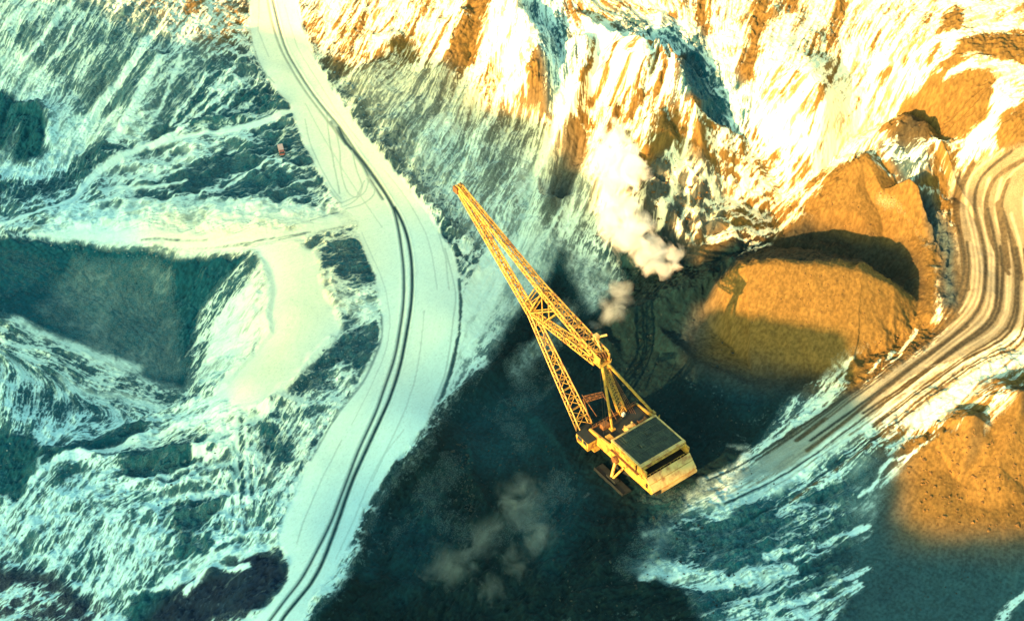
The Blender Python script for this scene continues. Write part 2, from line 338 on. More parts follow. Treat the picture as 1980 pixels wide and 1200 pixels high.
# snow cover: value | outline in the photograph      (value width | line)
many('c', """.55|-60,-60 470,-60 560,200 300,260 200,300 -60,420
.30|30,60 150,-20 220,0 130,180 60,150
.28|200,30 290,0 340,90 240,230 130,220 170,120
.62|-60,100 60,110 130,160 60,260 150,280 240,250 200,330 60,350 -40,330
.40|300,160 380,60 470,80 420,150 350,190
.55|420,100 520,110 560,200 420,120
.22|280,250 330,150 430,110 400,180 520,170 560,195 480,225 380,250 300,270
.05|-60,165 30,185 60,200 30,260 10,290 -60,270
.02|45,200 70,195 92,210 97,245 80,300 45,320 15,300 35,250
.68|100,210 240,200 200,280 150,300 90,340
.80|-40,300 60,330 130,350 60,345 -40,330
.25|110,340 170,280 240,285 200,320 120,370 40,400 -40,410 -40,345 60,355
.62|200,330 260,290 440,262 470,285 350,330 200,385
.10|330,345 400,310 450,330 380,370 335,370
.15|400,300 500,285 500,315 450,335 400,330
.18|440,345 510,320 570,340 580,390 480,395 400,385
.30|490,225 560,200 600,240 640,370 590,390 560,320 500,290
.78|130,400 330,385 560,385 640,405 600,440 250,440 60,455
.03|-60,465 80,462 200,475 310,485 400,492 480,490 500,500 450,560 400,640 362,745 330,745 210,710 20,620 -60,600
.12|140,500 330,520 340,600 365,720 300,730 180,680 60,600
.45|390,600 440,540 490,495 520,540 520,640 470,720 430,750 362,745 370,690
.80|420,620 500,520 525,560 520,640 480,710 430,740 380,735
.50|-60,630 20,618 110,650 260,715 380,765 300,800 -60,800
.85 2.5|20,622 120,665 260,710
.80 4|120,740 250,770 380,775
.25|35,750 120,770 200,790 140,800 45,800
.90|60,455 150,430 300,435 450,440 560,440 640,410 690,390 700,430 620,450 560,470 460,487 330,482 200,476 80,463
.62|600,480 660,450 720,500 740,600 735,640 640,640 600,600
.18|660,450 700,470 725,540 690,560 640,520 615,540 610,500
.12|640,650 700,622 738,630 735,670 700,720 660,690 620,750 560,780 500,790 540,760 600,710
.55|430,740 600,760 690,740 660,800 580,930 540,1050 440,1060 430,900 420,800
.54|-60,800 120,810 430,780 560,850 560,1040 400,1060 280,1130 100,1090 -60,1100
.15|90,860 130,850 270,835 320,795 380,765 310,810 200,860 60,880
.05|-60,840 60,830 85,860 60,920 20,960 -60,970
.06|90,870 250,820 290,800 270,835 150,885 80,905
.08|240,880 270,870 400,845 420,860 380,900 300,925 235,940
.10|95,935 150,905 175,905 120,935
.15|330,970 390,960 430,960 420,1000 350,1050 330,1010
.20|500,810 560,830 580,900 500,900 485,860
.15|350,1010 440,1060 400,1075 340,1080
.85|340,1110 450,1060 545,1060 500,1075 430,1090 330,1150
.04|280,1130 350,1125 440,1085 540,1065 570,1090 560,1130 500,1180 400,1200 240,1260 250,1180
.10|-60,1092 80,1097 180,1150 160,1215 120,1150 40,1130 -60,1145
.35|-60,1140 60,1160 140,1190 150,1260 -60,1260
.70|590,-60 800,-60 780,100 700,120 640,110
.40|640,40 720,20 700,110 650,110
.45|700,130 800,100 900,150 900,350 860,420 760,300 640,150
.75|820,20 900,-60 870,100 800,140 700,240 770,130
.04|905,-60 960,-60 955,30 930,28 900,20
.06|905,40 945,35 910,120 860,112 880,60
.07|850,115 905,122 880,200 820,240 700,320 780,220
.30|760,70 800,60 810,110 730,120 720,100
.80|960,-60 1000,-60 1040,60 1030,150 950,210 950,110 900,190 930,60
.50|900,210 960,210 1010,240 930,420 860,380 880,300
.25|900,330 980,220 1040,240 960,340 920,380
.05|1030,95 1058,100 1052,180 1035,230 1010,225 1028,160
.05|1095,215 1135,210 1142,250 1120,300 1075,400 1040,410 1080,300
.82|1100,150 1120,160 1105,230 1075,280 1060,260 1080,190
.62|1000,400 1080,260 1000,380 930,560 880,700 800,790 880,800 960,700 1040,560 1050,440
.66|1130,250 1250,60 1290,80 1230,300 1200,380 1130,370
.80|1130,30 1220,60 1200,140 1150,230 1130,160
.55|1000,-60 1060,-60 1100,80 1080,180 1040,80
.50|1060,-60 1110,-60 1125,100 1095,180 1080,80
.72|1110,-60 1400,-60 1450,20 1350,40 1200,-10
.74|1290,60 1450,-60 2100,-60 2100,300 1980,290 1720,280 1540,350 1450,240 1360,90
.48|1190,20 1350,60 1360,100 1460,235 1430,260 1300,190 1320,110 1200,60
.12|1310,100 1350,110 1380,190 1440,240 1400,240 1340,200 1320,150
.30|1205,35 1250,30 1240,55 1215,60
.05|1275,225 1310,218 1310,245 1285,275 1270,270
.05|1340,240 1360,235 1362,300 1322,300
.08|1320,300 1360,300 1362,318 1325,318
.10|1240,295 1275,280 1290,330 1270,360 1240,350 1230,320
.25|1230,350 1310,320 1340,360 1330,430 1280,460 1240,440
.10|1340,370 1400,360 1400,410 1350,430
.60|1370,360 1460,300 1600,300 1540,400 1440,440 1360,440
.42|1360,440 1500,400 1560,390 1530,430 1450,480 1400,490
.05|1545,430 1550,400 1620,330 1672,300 1700,330 1755,372 1700,385 1760,420 1800,470 1815,540 1810,620 1780,620 1780,560 1740,480 1640,455
.02|1540,430 1640,455 1740,475 1780,530 1800,600 1740,640 1600,700 1380,700 1330,640 1370,580 1430,500
.02|1430,520 1500,440 1560,428 1700,470 1785,590 1740,570 1670,525 1500,505
.30|1700,300 1735,270 1790,285 1790,330 1755,372 1705,320
.25|1690,380 1760,375 1800,400 1850,520 1852,600 1830,595 1815,530 1780,450 1730,400
.02|1705,255 1745,228 1775,222 1800,250 1795,272 1725,275
.00|1750,205 1800,150 1920,155 1910,230 1830,275 1800,255 1770,225 1720,250 1705,255
.00|1860,70 1900,60 1980,55 2100,60 2100,115 1960,105 1900,100 1830,122
.00|1930,300 1930,230 1980,200 2100,210 2100,290
.00|1825,22 1860,15 1855,50 1820,55
.03|1465,-60 1500,-60 1460,150 1425,190 1410,180 1450,80
.05|1355,-60 1375,-60 1360,60 1345,70
.08|1530,-60 1560,-60 1545,20 1525,20
.10|1620,0 1640,10 1610,90 1590,110
.62|1840,330 1900,310 2100,300 2100,620 1950,660 1850,600 1850,450
.05|1640,690 1700,650 1780,615 1840,620 1780,680 1700,750 1630,760
.60|1820,600 2100,600 2100,640 1900,660 1800,700 1650,800 1480,890 1460,880 1650,760 1780,680
.95|1990,620 2100,620 2100,640 1960,720 1860,790 1790,820 1700,820 1650,840 1500,950 1400,980 1380,960 1500,900 1640,810 1800,700
.40|1620,720 1650,700 1640,760 1560,820 1480,880 1465,865 1520,810
.06|1470,905 1560,840 1650,780 1650,800 1560,870 1450,930
.45|1990,700 2100,700 2100,760 1900,780 1820,830 1760,850 1840,790
.05|1600,960 1700,880 1760,850 1740,900 1640,960 1560,980
.08|1560,970 1680,905 1730,870 1790,830 1700,930 1600,985
.30|1500,960 1620,960 1720,930 1700,980 1660,1030 1560,1080 1480,1080 1380,1060 1350,1000 1420,960
.12|1380,990 1500,960 1500,1040 1400,1080 1250,1090 1300,1030
.02|1700,960 1745,900 1780,850 1870,810 1890,870 1960,760 2100,740 2100,1300 1600,1300 1650,1080
.04|1500,1080 1600,1060 1680,1040 1660,1090 1560,1130 1520,1120
.0|1000,425 1085,450 1100,480 1060,540 1010,590 960,660 930,700 850,775 800,850 740,930 690,1010 680,1100 620,1180 560,1280 1400,1280 1330,1130 1230,1100 1300,1010 1350,950 1450,880 1520,780 1600,700 1560,690 1400,700 1330,650 1345,600 1420,520 1440,450 1350,500 1290,440 1200,420 1150,460 1150,400
.0|1160,500 1340,470 1440,470 1400,560 1330,680 1200,700
.10|1400,1130 1560,1130 1700,1080 1680,1120 1560,1190 1500,1190 1550,1150 1400,1145
.05|1870,805 1885,800 1895,860 1870,900 1860,880""", 2.6, 1.0)
many('c', """.62|1000,400 1085,400 1060,440 1045,540 1000,590 950,650 880,740 840,800 780,880 700,960 660,1080 620,1130 680,990 780,860 860,720 890,560 930,500
.0|960,690 1010,600 1050,560 1090,470 1180,500 1200,700 1000,800 860,850 900,780""", 9, 1.0)
many('c', """.28 8|735,265 790,325 850,390 900,450
.30 5|640,120 690,190 740,255
.15 3|880,410 930,400
.12 2.5|860,440 905,420
.28|1760,265 1850,300 1850,440 1800,400 1770,340
.38|1700,285 1790,280 1790,330 1755,368 1705,320""", 2)
many('c', """.03|1690,340 1762,366 1800,398 1832,450 1852,520 1856,602 1825,602 1820,530 1797,462 1755,420
.05|1958,745 2050,730 2050,800 1975,800
.04|1884,800 1900,795 1905,850 1885,890 1866,905 1872,850
.1|1560,960 1640,930 1700,890 1720,900 1640,960 1580,990
.15|1330,1045 1440,1060 1560,1040 1660,990 1690,1000 1600,1060 1480,1095 1350,1100
.1|1330,1130 1420,1140 1560,1125 1520,1145 1400,1180 1330,1190""", 2)
many('coal', """.7|1958,745 2050,730 2050,800 1975,800
.4|1884,800 1900,795 1905,850 1885,890 1866,905 1872,850""", 1.5)  # second patch: the heap's shaded right face, darkened by colour
many('lit_brown', """.0|1000,-60 1070,-60 1120,90 1100,200 1060,215 1050,120 1010,20
.0|1180,15 1350,50 1380,100 1470,230 1430,262 1300,200 1320,110 1200,66
.2|1695,285 1790,275 1800,330 1755,370
.3|1760,375 1800,380 1850,470 1860,600 1820,600 1820,500
.4|1230,330 1400,350 1400,440 1260,450""", 3)  # terrace band and trench: shade painted as the blue-green tone
many('clump', """.9|420,100 520,110 560,200 450,200
.9|720,200 900,400 930,520 870,500 640,150
.8|280,880 460,860 560,1040 300,1060
.9|720,240 800,300 900,430 880,470 780,340
.9|1190,20 1350,60 1460,235 1300,190
.9|1220,280 1350,300 1420,430 1280,480
.8|1700,280 1800,290 1850,520 1800,450
.7|1300,1000 1700,950 1650,1180 1250,1150""", 5)
# bright wind-packed strips and dark streaks as lines: value width_m | points
many('c', """1.0 2.4|0,432 60,412 130,387 180,343 230,303 300,277 380,263 440,250
1.0 3.6|430,252 500,237 570,212
.9 1.4|300,395 380,375 450,350 520,310
1.0 1.6|190,370 300,360 360,350
.95 2|300,330 250,360 200,390 120,400
.9 1.5|470,160 410,200 350,250 300,270
.9 3.5|300,60 240,150 180,220 150,260
.9 3.5|310,110 260,200 215,270
.9 1.2|350,110 320,190 280,250
.9 1|400,145 370,185 330,240
.9 1|430,150 400,190 340,245
.85 1|470,170 440,200 420,215
.9 2|140,0 60,110 0,160
.9 1.5|160,20 120,90 60,150
.9 2|0,60 60,0
.95 2.5|640,650 600,690 520,760 430,800 350,830
.9 2|80,905 200,870 290,845 400,800 470,770
.9 2.5|60,925 130,880 230,860 300,830
.9 4|350,800 430,770 520,790 440,830 380,870
.9 2|330,930 420,900 500,880
.9 1.5|230,945 330,920 420,870
.9 2.2|270,990 340,960 440,950
.85 1.5|385,1075 330,1120 300,1140
.9 1.2|245,1150 300,1135 330,1130
.85 1.5|480,1030 420,1050 380,1120
.9 2|480,1100 420,1095 360,1140
.9 2.0|462,800 460,900 455,960
.9 1.0|475,800 478,900 480,980
.9 1.2|488,800 490,880 492,960
.3 1.3|468,810 467,900 465,960
.35 1.1|483,820 484,900 485,960
.95 2.5|840,350 900,270
.95 5|900,480 960,380 1000,300 1030,250
.9 4|820,180 740,290 700,330
.95 4|860,90 800,190 740,260
.9 6|960,480 890,620 850,740
.9 4|1010,440 960,560 900,680
.75 7|650,400 700,440
.05 2.2|735,270 800,200
.05 1.6|830,250 880,230
.95 2|700,120 640,170 660,200
.1 2|880,20 830,110 800,160
.1 1.2|760,30 730,60
.1 1.5|1060,180 1030,260 1000,300
.95 1.3|1110,210 1130,250 1060,320
.95 2|1275,30 1230,130 1200,200
.95 2.5|1235,80 1200,190
.1 1.5|1215,170 1170,260
.1 1.3|1190,80 1175,130
.1 1.5|1180,130 1140,200
.1 1.2|1150,80 1140,130 1120,160
.95 2.2|1165,50 1150,130
.95 2|1208,70 1195,110
.95 1.4|1310,100 1280,190 1240,260
.1 1.4|1290,110 1270,180
.1 1|1260,170 1220,230
.1 1.2|1240,180 1190,270
.1 1|1310,200 1290,280
.95 1.2|1345,200 1330,260 1300,320
.95 2.2|1305,310 1300,370 1275,440
.9 1.5|1335,340 1330,390 1310,440
.1 1.5|1320,330 1315,400 1290,450
.1 1.2|1295,270 1310,260
.1 1|1540,140 1515,180
.1 .8|1580,70 1560,110
.1 .9|1640,20 1605,90
.1 .8|1625,110 1590,170 1570,210
.15 .9|1790,40 1800,25
.1 1.1|1815,85 1798,115
.1 .8|1755,110 1748,130
.15 .8|1720,140 1700,150
.2 1|1700,60 1690,90
.2 .8|1660,200 1640,230
.25 .8|1590,200 1570,250
.85 .5|1740,160 1735,260
.1 1.2|1830,125 1880,108 1930,100 1980,118
.8 .8|1380,455 1450,445 1530,420
.8 .7|1370,470 1440,462 1500,440
.2 .8|1380,445 1460,432 1540,405
.2 .7|1360,430 1450,410
.9 1.4|1700,700 1660,760 1600,800
.9 1.2|1730,680 1690,740
.9 1.5|1770,640 1740,690 1700,730
.9 1|1560,780 1620,720 1650,690
.9 1.3|1480,870 1540,810 1580,770
.9 1.2|1500,880 1560,820 1600,760 1620,740
.85 1|1640,705 1600,790 1560,810
.9 1.3|1770,870 1720,890 1690,930 1660,960
.85 1|1800,840 1740,890 1700,940
.8 1.5|1300,1115 1380,1110 1320,1122
.66 4|1340,1125 1400,1130 1480,1115 1530,1100
.66 2|1480,1075 1560,1060 1640,1030 1680,1020
.66 1.5|1560,1090 1600,1070 1540,1080
.66 1.6|1480,1180 1560,1160 1620,1130 1680,1100
.66 3|1540,1190 1600,1170 1660,1130
.66 1|1400,1165 1480,1150 1580,1110
.4 3|1930,1210 1950,1175 1990,1140
.66 4|1250,1115 1310,1100 1330,1120
.7 2|1250,1035 1290,1020
.6 3|1360,930 1420,910 1440,880
.7 4|1380,1000 1440,960 1520,930
.5 1.5|1340,1020 1420,1000
.12 .4|1135,952 1128,960""", 1.0, .5)
many('c', """.05 9|1000,740 980,800 1000,860
.05 8|870,900 850,980 900,1040
.04 6|1290,620 1350,660 1380,720
.35 3|1100,600 1060,660 1000,720
.04 8|930,790 1040,760 1080,720
.05 6|740,1060 800,1000 830,940
.08 4|1250,960 1330,950 1380,930
.12 6|1230,1100 1260,1030 1340,1000
.06 9|1080,930 1040,1010 960,1040""", 7, 1.5)
for v in ("1410,862 1440,860 1460,872 1430,868", "1440,880 1480,850 1500,855 1470,885"): paint('c', v, .5, None, 2)
# the haul road and the flat parking bay: packed, smooth, dusted with snow
road = "480,-60 480,0 485,60 500,120 530,170 560,200 575,240 600,300 640,370 665,400 690,420 700,470 725,530 738,600 735,660 715,700 690,750 655,800 620,850 580,930 550,1000 540,1050 562,1080 560,1120 530,1160 480,1210 470,1260 560,1260 600,1160 650,1100 672,1050 700,980 745,920 780,870 820,820 850,770 870,700 885,620 888,540 875,490 850,450 820,400 780,350 735,295 680,230 640,170 605,110 585,50 575,0 575,-60"
paint('', road, {'c': 1.0, 'pack': 1, 'rough': .06, 'clump': 0, 'coal': 0, 'lit_brown': 0, 'navy': 0}, None, 1.2, .35)
paint('', "490,480 560,462 612,488 628,560 660,640 645,660 595,705 545,758 470,790 415,775 430,735 492,680 512,640 516,540", {'c': 1.0, 'pack': 1, 'rough': .08, 'clump': 0}, None, 2.0, .6)
paint('', "60,457 150,436 300,440 450,445 560,442 640,415 690,395 700,430 620,450 560,470 460,485 330,478 200,474 80,463", {'rough': .15}, None, 2.0, .4)
many('rough', """.22|1840,330 1900,310 2100,300 2100,620 1950,660 1650,850 1450,950 1400,930 1780,680 1850,600 1850,450
.35|-40,470 310,485 330,520 362,745 210,710 20,620
.12|1368,588 1440,512 1670,520 1785,590 1700,650 1600,730 1380,720
.18|1545,430 1672,303 1755,372 1815,530 1800,620 1740,480
.45|930,700 1350,560 1600,700 1450,900 1300,1000 800,900
.13|1640,900 1870,810 2100,740 2100,1300 1650,1300
.4|900,560 1030,420 1060,430 880,780 820,800
.45|380,735 420,620 500,500 525,640""", 4)
many('streak', """1|-60,-60 440,-60 400,120 300,250 150,310 -60,330
1|600,-60 2100,-60 2100,300 1700,300 1440,330 1150,430 1080,420 1000,600 880,760 830,740 930,560 880,450 760,300 640,120
.9|500,500 360,740 300,700 420,520
1|1990,620 2100,600 2100,900 1650,1250 1200,1250 1400,900 1800,650
.9|-60,640 380,770 300,800 -60,800
.42|-60,800 560,800 560,1100 -60,1260
.2|180,280 560,200 640,400 100,440
.2|1200,300 1440,300 1440,470 1250,470""", 12)
many('c', """.56|660,150 780,125 860,120 950,205 1060,240 1110,270 1180,330 1165,440 1100,480 1060,430 980,470 900,470 870,420 760,290
.34|850,125 905,130 880,200 820,250 720,320 690,300 790,220
.36|960,225 1040,240 1000,310 960,350 920,400 900,380 930,310
.07|1098,240 1138,235 1142,290 1115,340 1078,405 1045,415 1075,330
.85 3|1095,160 1085,230 1050,310 1010,370
.72 4|905,140 860,230 800,300
.42|1110,430 1180,450 1200,540 1150,600 1100,520""", 4)
many('lit_brown', """.3|640,160 780,140 860,135 950,225 1060,250 1110,290 1180,350 1165,440 1100,480 1060,430 980,470 900,470 870,420 760,300""", 14)
many('coal', """.35|1110,420 1180,440 1200,540 1150,600 1100,520""", 8)
many('coal', """.62|880,780 960,740 1060,760 1080,860 980,920 900,900
.55|1260,960 1360,1000 1330,1100 1240,1090
.6|1080,880 1150,960 1060,1100 1000,1000
.65|740,1010 840,960 880,1060 780,1150
.6|1330,640 1420,700 1560,730 1450,800 1340,720""", 9)
many('pack', """.65|640,150 780,125 860,120 950,205 1060,240 1110,270 1180,330 1165,440 1100,480 1060,430 980,470 900,470 880,440 760,300
.4|-60,-60 460,-60 440,100 300,260 150,310 -60,330
.85|-40,470 310,485 400,492 330,520 362,745 210,710 20,620
.6|900,560 1030,420 1085,400 1060,440 1045,540 1000,590 950,650 880,740 800,840 700,960 640,1080 640,990 780,870 850,770 888,640
.9|1000,425 1150,500 1240,560 1350,600 1300,700 1450,880 1300,1000 1300,1180 600,1250 700,1080 860,820 950,680
.9|1840,340 1900,310 2100,300 2100,620 1950,660 1850,600 1850,450
.88|1990,620 2100,620 2100,640 1960,720 1860,790 1790,820 1700,820 1650,840 1500,950 1400,985 1350,980 1480,880 1640,790 1800,680 1850,600
.7|60,455 150,430 300,435 450,440 560,440 640,410 690,390 700,430 620,450 560,470 460,487 330,482 200,476 80,463
.9|1368,588 1440,512 1670,520 1785,590 1700,650 1600,730 1380,720
.9|1545,430 1672,303 1755,372 1815,530 1800,620 1740,480
.85|1640,900 1870,810 2100,740 2100,1300 1650,1300""", 4)
for w_, s_ in ((2.4, "0,432 60,412 130,387 180,343 230,303 300,277 380,263 440,250"), (3.6, "430,252 500,237 570,212"), (1.6, "190,370 300,360 360,350")): paint('', s_, {'pack': 1, 'rough': .15}, w_, 1.2, .4)
paint('', road, {'pack': 1, 'c': 1.0, 'lit_brown': 0, 'coal': 0, 'clump': 0, 'rough': .06}, None, 1.0, .35)
many('pack', """.1 9|1340,1125 1400,1130 1480,1115 1530,1100
.1 7|1480,1075 1560,1060 1640,1030 1680,1020
.1 14|1480,1185 1560,1170 1620,1145 1680,1110
.1 8|1930,1210 1950,1175 1990,1140
.1 5|1770,870 1720,890 1690,930 1660,960""", 3)
TRK = [ # wheel ruts of the haul road
"510,-30 517,0 525,40 540,87 563,133 593,180 623,220 650,255 668,280", "655,245 670,275 703,312 733,353 752,385 766,420 777,483 781,533 780,587 773,640 763,690 743,750 725,800 693,870 670,930 640,1007 613,1063 583,1117 550,1160 520,1200 500,1225",
"522,-30 530,10 550,87 580,143 617,197 653,240 687,290 717,335 763,400 782,440 793,483 797,533 795,587 787,640 775,700 757,760 740,800 703,880 677,940 633,1063 607,1117 580,1153 550,1190 530,1225"]
paint('', TRK[0], {'c': .35, 'coal': .5}, .9, .7, .04); paint('', TRK[1], {'c': .0, 'coal': .5}, 1.0, .7, .03); paint('', TRK[2], {'c': .15, 'coal': .5}, .8, .6, .03)
paint('', "763,400 782,440 793,483 797,533 795,587 787,640 775,700 757,760 740,800 703,880 677,940 633,1063 607,1117 580,1153 550,1190 530,1225", {'c': .0, 'coal': .5}, 1.0, .7, .03)
paint('', "640,235 668,275 700,318 715,345 740,385", {'c': .1}, 1.0, .8, .05)
many('c', """.45 .5|632,215 636,260 642,300 650,340 657,375
.5 .5|645,240 655,280 658,320 665,355 675,375 690,382 705,372 712,355 716,335
.5 .5|680,290 690,330 698,350 700,365 690,385 670,398 640,405
.55 .45|590,230 605,290 640,360 660,385
.5 .5|480,0 486,70 505,130 530,160
.55 .45|600,60 615,110 650,165 690,230
.6 .4|500,-20 500,60 520,110
.55 .5|860,480 880,560 876,620 860,720 830,800
.6 .5|845,440 862,500 868,560
.25 1|858,452 875,470 905,505
.35 .8|275,465 340,464 400,463
.45 .6|300,480 400,480 520,462 600,448
.5 .6|420,478 520,470 590,452
.3 .8|735,600 738,650 720,700 700,740 660,790
.4 .8|700,740 640,820 600,890
.6 .4|575,20 600,100 640,160
.6 .4|550,10 575,90 610,150 655,220 700,280
.62 .4|745,330 790,390 830,470 845,560
.65 .4|700,450 745,560 752,650 720,740 680,820
.6 .4|820,600 812,680 795,760 770,820 720,930
.65 .4|780,830 730,900 690,990 650,1080
.55 .4|660,850 620,930 590,1000 575,1050
.6 .4|590,200 640,290 690,370 740,440
.5 .5|710,345 725,370 700,395 640,412 560,440
.5 .5|705,350 690,380 640,402
.15 1.2|888,540 890,620 875,700 850,775""", .5, .15)
many('coal', """.7 1.8|1880,320 1855,370 1850,420 1862,490 1870,560
.6 1.3|1980,310 1925,345 1905,400 1918,470 1950,530
.7 2.2|1930,395 1940,450 1948,515
.5 1.5|1850,610 1790,660 1700,730 1620,790 1540,850
.6 2.0|885,560 880,660 868,720
.6 4|760,905 735,960 722,1040 715,1110""", 3)
paint('', "1848,335 1900,305 2100,285 2100,620 1990,622 1900,672 1800,705 1640,812 1500,905 1455,892 1640,765 1775,685 1848,605 1852,450", {'c': .27, 'lit_brown': .7, 'pack': 1, 'rough': .14, 'coal': .12, 'clump': 0}, None, 2.5, .8)
paint('', "1640,812 1500,905 1380,950 1330,960 1460,890 1640,765 1700,740 1690,790", {'c': .42, 'lit_brown': .4, 'coal': .3, 'pack': 1}, None, 4, .8)
paint('', "1812,425 1840,450 1862,540 1862,606 1830,606 1822,530", {'c': .03, 'pack': .9}, None, 1.5, .6)
# curved scraper tracks on the right bench
base = pl("1940,290 1880,340 1868,400 1885,470 1890,530 1875,590 1820,650 1740,710 1650,775 1560,840 1470,900 1380,945")
for k in range(-3, 15):
    off = [(x+k*(8 if i < 6 else 4)+random.uniform(-2, 2), y+k*(1 if i < 5 else 5)+random.uniform(-2, 2)) for i, (x, y) in enumerate(base)]
    st = random.randint(0, 3); s = ' '.join('%.0f,%.0f' % p for p in off[st:len(off)-random.randint(0, 3)])
    q_ = random.random(); paint('', s, {'c': .5, 'lit_brown': .7} if q_ < .45 else {'c': .0, 'coal': .55}, random.uniform(.5, 1.0), .6, .1)
many('c', """.0 1.8|1880,320 1855,370 1850,420 1862,490 1870,560
.0 1.3|1980,310 1925,345 1905,400 1918,470 1950,530
.0 2.2|1930,395 1940,450 1948,515
.0 1.2|1950,350 1935,400 1960,470 1975,540
.0 1.6|1850,610 1790,660 1700,730 1620,790 1540,850
.0 1.2|1870,630 1800,680 1720,745 1640,810 1560,870
.35 .8|1835,635 1760,690 1680,745 1600,805
.35 .8|1740,740 1780,715 1850,690 1900,655
.3 .7|1830,800 1900,740 1990,670
.35 .9|1800,760 1850,735 1890,715
.4 .6|1500,965 1620,890 1720,820 1800,775
.35 .5|1490,985 1620,905 1740,830
.3 2|1840,830 1900,780 1980,730
.1 2|1760,860 1830,820 1890,780""", .6, .2)
# snow cover on the ground from cover value and streak fields
c = A['c']; clump = A['clump']
rg = A['rough']
fb1 = fbm(5, 131, 5, .6); warpi = samp(fb1.astype(F), IX+ux*8*(LC-.5), IY+uy*8*(LC-.5))
st = A['streak']; bl = 1-st
DET = (2.4*(LR-.5)*st+2.6*(LQ-.5)*bl)*np.clip(1.25-A['coal'], .35, 1)+1.0*(LC-.5)*st+1.1*(LP-.5)*bl+.45*(LM-.5)*(.4+st)+.22*(LF-.5)+1.0*warpi+.25*(G3-.5)+.10*(G2-.5) + clump*(1.2*(LP-.5)+.8*(G3-.5)+.3*(G2-.5))
DB = blur(DET.astype(F), 1); DB2 = blur(DET.astype(F), 4)
gd = np.gradient(DB, DX, axis=0)*.8-np.gradient(DB, DX, axis=1)*.35
gd2 = np.gradient(DB2, DX, axis=0)
gd = gd/gd.std()+.6*gd2/gd2.std()  # thins snow on near-facing slopes; paints an embossed light over the relief
tx = st*(.30*LF+.20*LS+.28*LM+.22*LC)+bl*(.30*LS+.25*G3+.25*(1-LP)+.20*LM)
N = unif((.22+.25*bl)*gd+.95*(unif(tx)-.5)*2+.45*(G2-.5)+.35*(CL-.5)); N = .5+(np.clip(N, 0, 1)-.5)*.86
gxh = gyh = 0
cv = .5+(c-.5)*1.35+.06*(1-A['lit_brown'])*(c > .1)+.20*np.clip(.5-CL, -.5, .5)*(c > 0.02)
snow = np.clip((cv-N)/.52+.5, 0, 1); snow = snow*snow*(3-2*snow)
snow *= np.clip((c-.0)/.03, 0, 1)
snow = np.maximum(snow, .10*np.clip((G2*CL*1.6-.93)/.2, 0, 1)*np.clip(A['coal']*.5+.25, 0, 1)*(1-A['lit_brown']*.5))
A['pack'] = np.maximum(A['pack'], .45*np.clip((.24-c)/.12, 0, 1))
NP = unif(.5*CL+.3*G3+.35*G2+.25*LS); NP = NP*(1-st**2)+N*st**2
NR = np.where(A['pack'] > .92, .3, 1.3).astype(F)
pk = np.clip(c+(.5-NP)*NR*np.minimum(np.clip(c, 0, 1), np.clip(1-c, 0, 1))+.06*(c > .85)*2, 0, 1)-.10*(c > .8)*LS-.22*np.clip((G1-.93)/.05, 0, 1)*(c > .8)
pk = np.where(c < .3, pk*(.45+1.8*np.clip(c, 0, .3)), pk)
snow = snow*(1-A['pack'])+np.clip(pk, 0, 1)*A['pack']
snow = snow**(1+.9*A['lit_brown']*(c < .98))
A['snow'] = snow.astype(F)
# relief detail that goes with the streaks
H = H + rg*DET + .03*(G2-.5)
H = H + .12*snow*np.minimum(rg+.3, 1)
H = H + .35*fbm(22, 77, 3)*np.minimum(rg+.2, 1)
for s in TRK[1:]:
    x, y, z = place(smooth_line(pl(s)), HP); jy, jx = window(x, y, 4); D, _ = seg_dist(x, y, GX[jy, jx], GY[jy, jx])
    H[jy, jx] += (-.28*np.exp(-(D/.55)**2)+.12*np.exp(-((D-1.1)/.35)**2)).astype(F)
# ================================================================ GROUND MESH
def grow(n, first, r): return np.cumsum(first*r**np.arange(1, n+1))
NG = 120; ext = grow(NG, DX, 1.06)
AX = np.r_[X0-ext[::-1], gx, gx[-1]+ext]; AY = np.r_[Y0-ext[::-1], gy, gy[-1]+ext]
def padd(a): return np.pad(a, NG, mode='reflect')
HH = padd(H); MX, MY = np.meshgrid(AX, AY)
dist = np.hypot(np.maximum(0, np.maximum(X0-MX, MX-gx[-1])), np.maximum(0, np.maximum(Y0-MY, MY-gy[-1])))
HH = HH+np.clip(dist/60, 0, 1)*(6*np.sin(MX/47+np.cos(MY/61)*2)*np.cos(MY/53+MX/150))+np.clip(dist/900, 0, 1)*(10-HH)*.7
ny, nx = HH.shape; nv = nx*ny
co = np.stack([MX, MY, HH], -1).astype(np.float32).reshape(-1, 3)
ii = (np.arange(ny-1)[:, None]*nx+np.arange(nx-1)[None, :]).ravel().astype(np.int32)
quads = np.stack([ii, ii+1, ii+nx+1, ii+nx], -1).ravel()
me = bpy.data.meshes.new("ground"); nf = len(ii)
me.vertices.add(nv); me.vertices.foreach_set("co", co.ravel())
me.loops.add(nf*4); me.loops.foreach_set("vertex_index", quads)
me.polygons.add(nf); me.polygons.foreach_set("loop_start", (np.arange(nf)*4).astype(np.int32))
me.update(calc_edges=True); me.shade_smooth()
def attr(name, chans):
    a = me.attributes.new(name, 'FLOAT_COLOR', 'POINT'); d = np.ones((nv, 4), np.float32)
    for i, c_ in enumerate(chans): d[:, i] = padd(c_).ravel()
    a.data.foreach_set("color", d.ravel())
attr("cover", [A['snow'], A['lit_brown'], A['coal'], A['navy']])
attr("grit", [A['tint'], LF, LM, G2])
ground = tag(link("ground", me), kind='structure')
gm = bpy.data.materials.new("ground_soil_snow_coal"); gm.use_nodes = True; n = gm.node_tree; L = n.links.new
b = n.nodes["Principled BSDF"]; b.inputs["Roughness"].default_value = .9; b.inputs["Specular IOR Level"].default_value = .15
def node(t, **k):
    o = n.nodes.new(t)
    for a, v in k.items(): setattr(o, a, v)
    return o
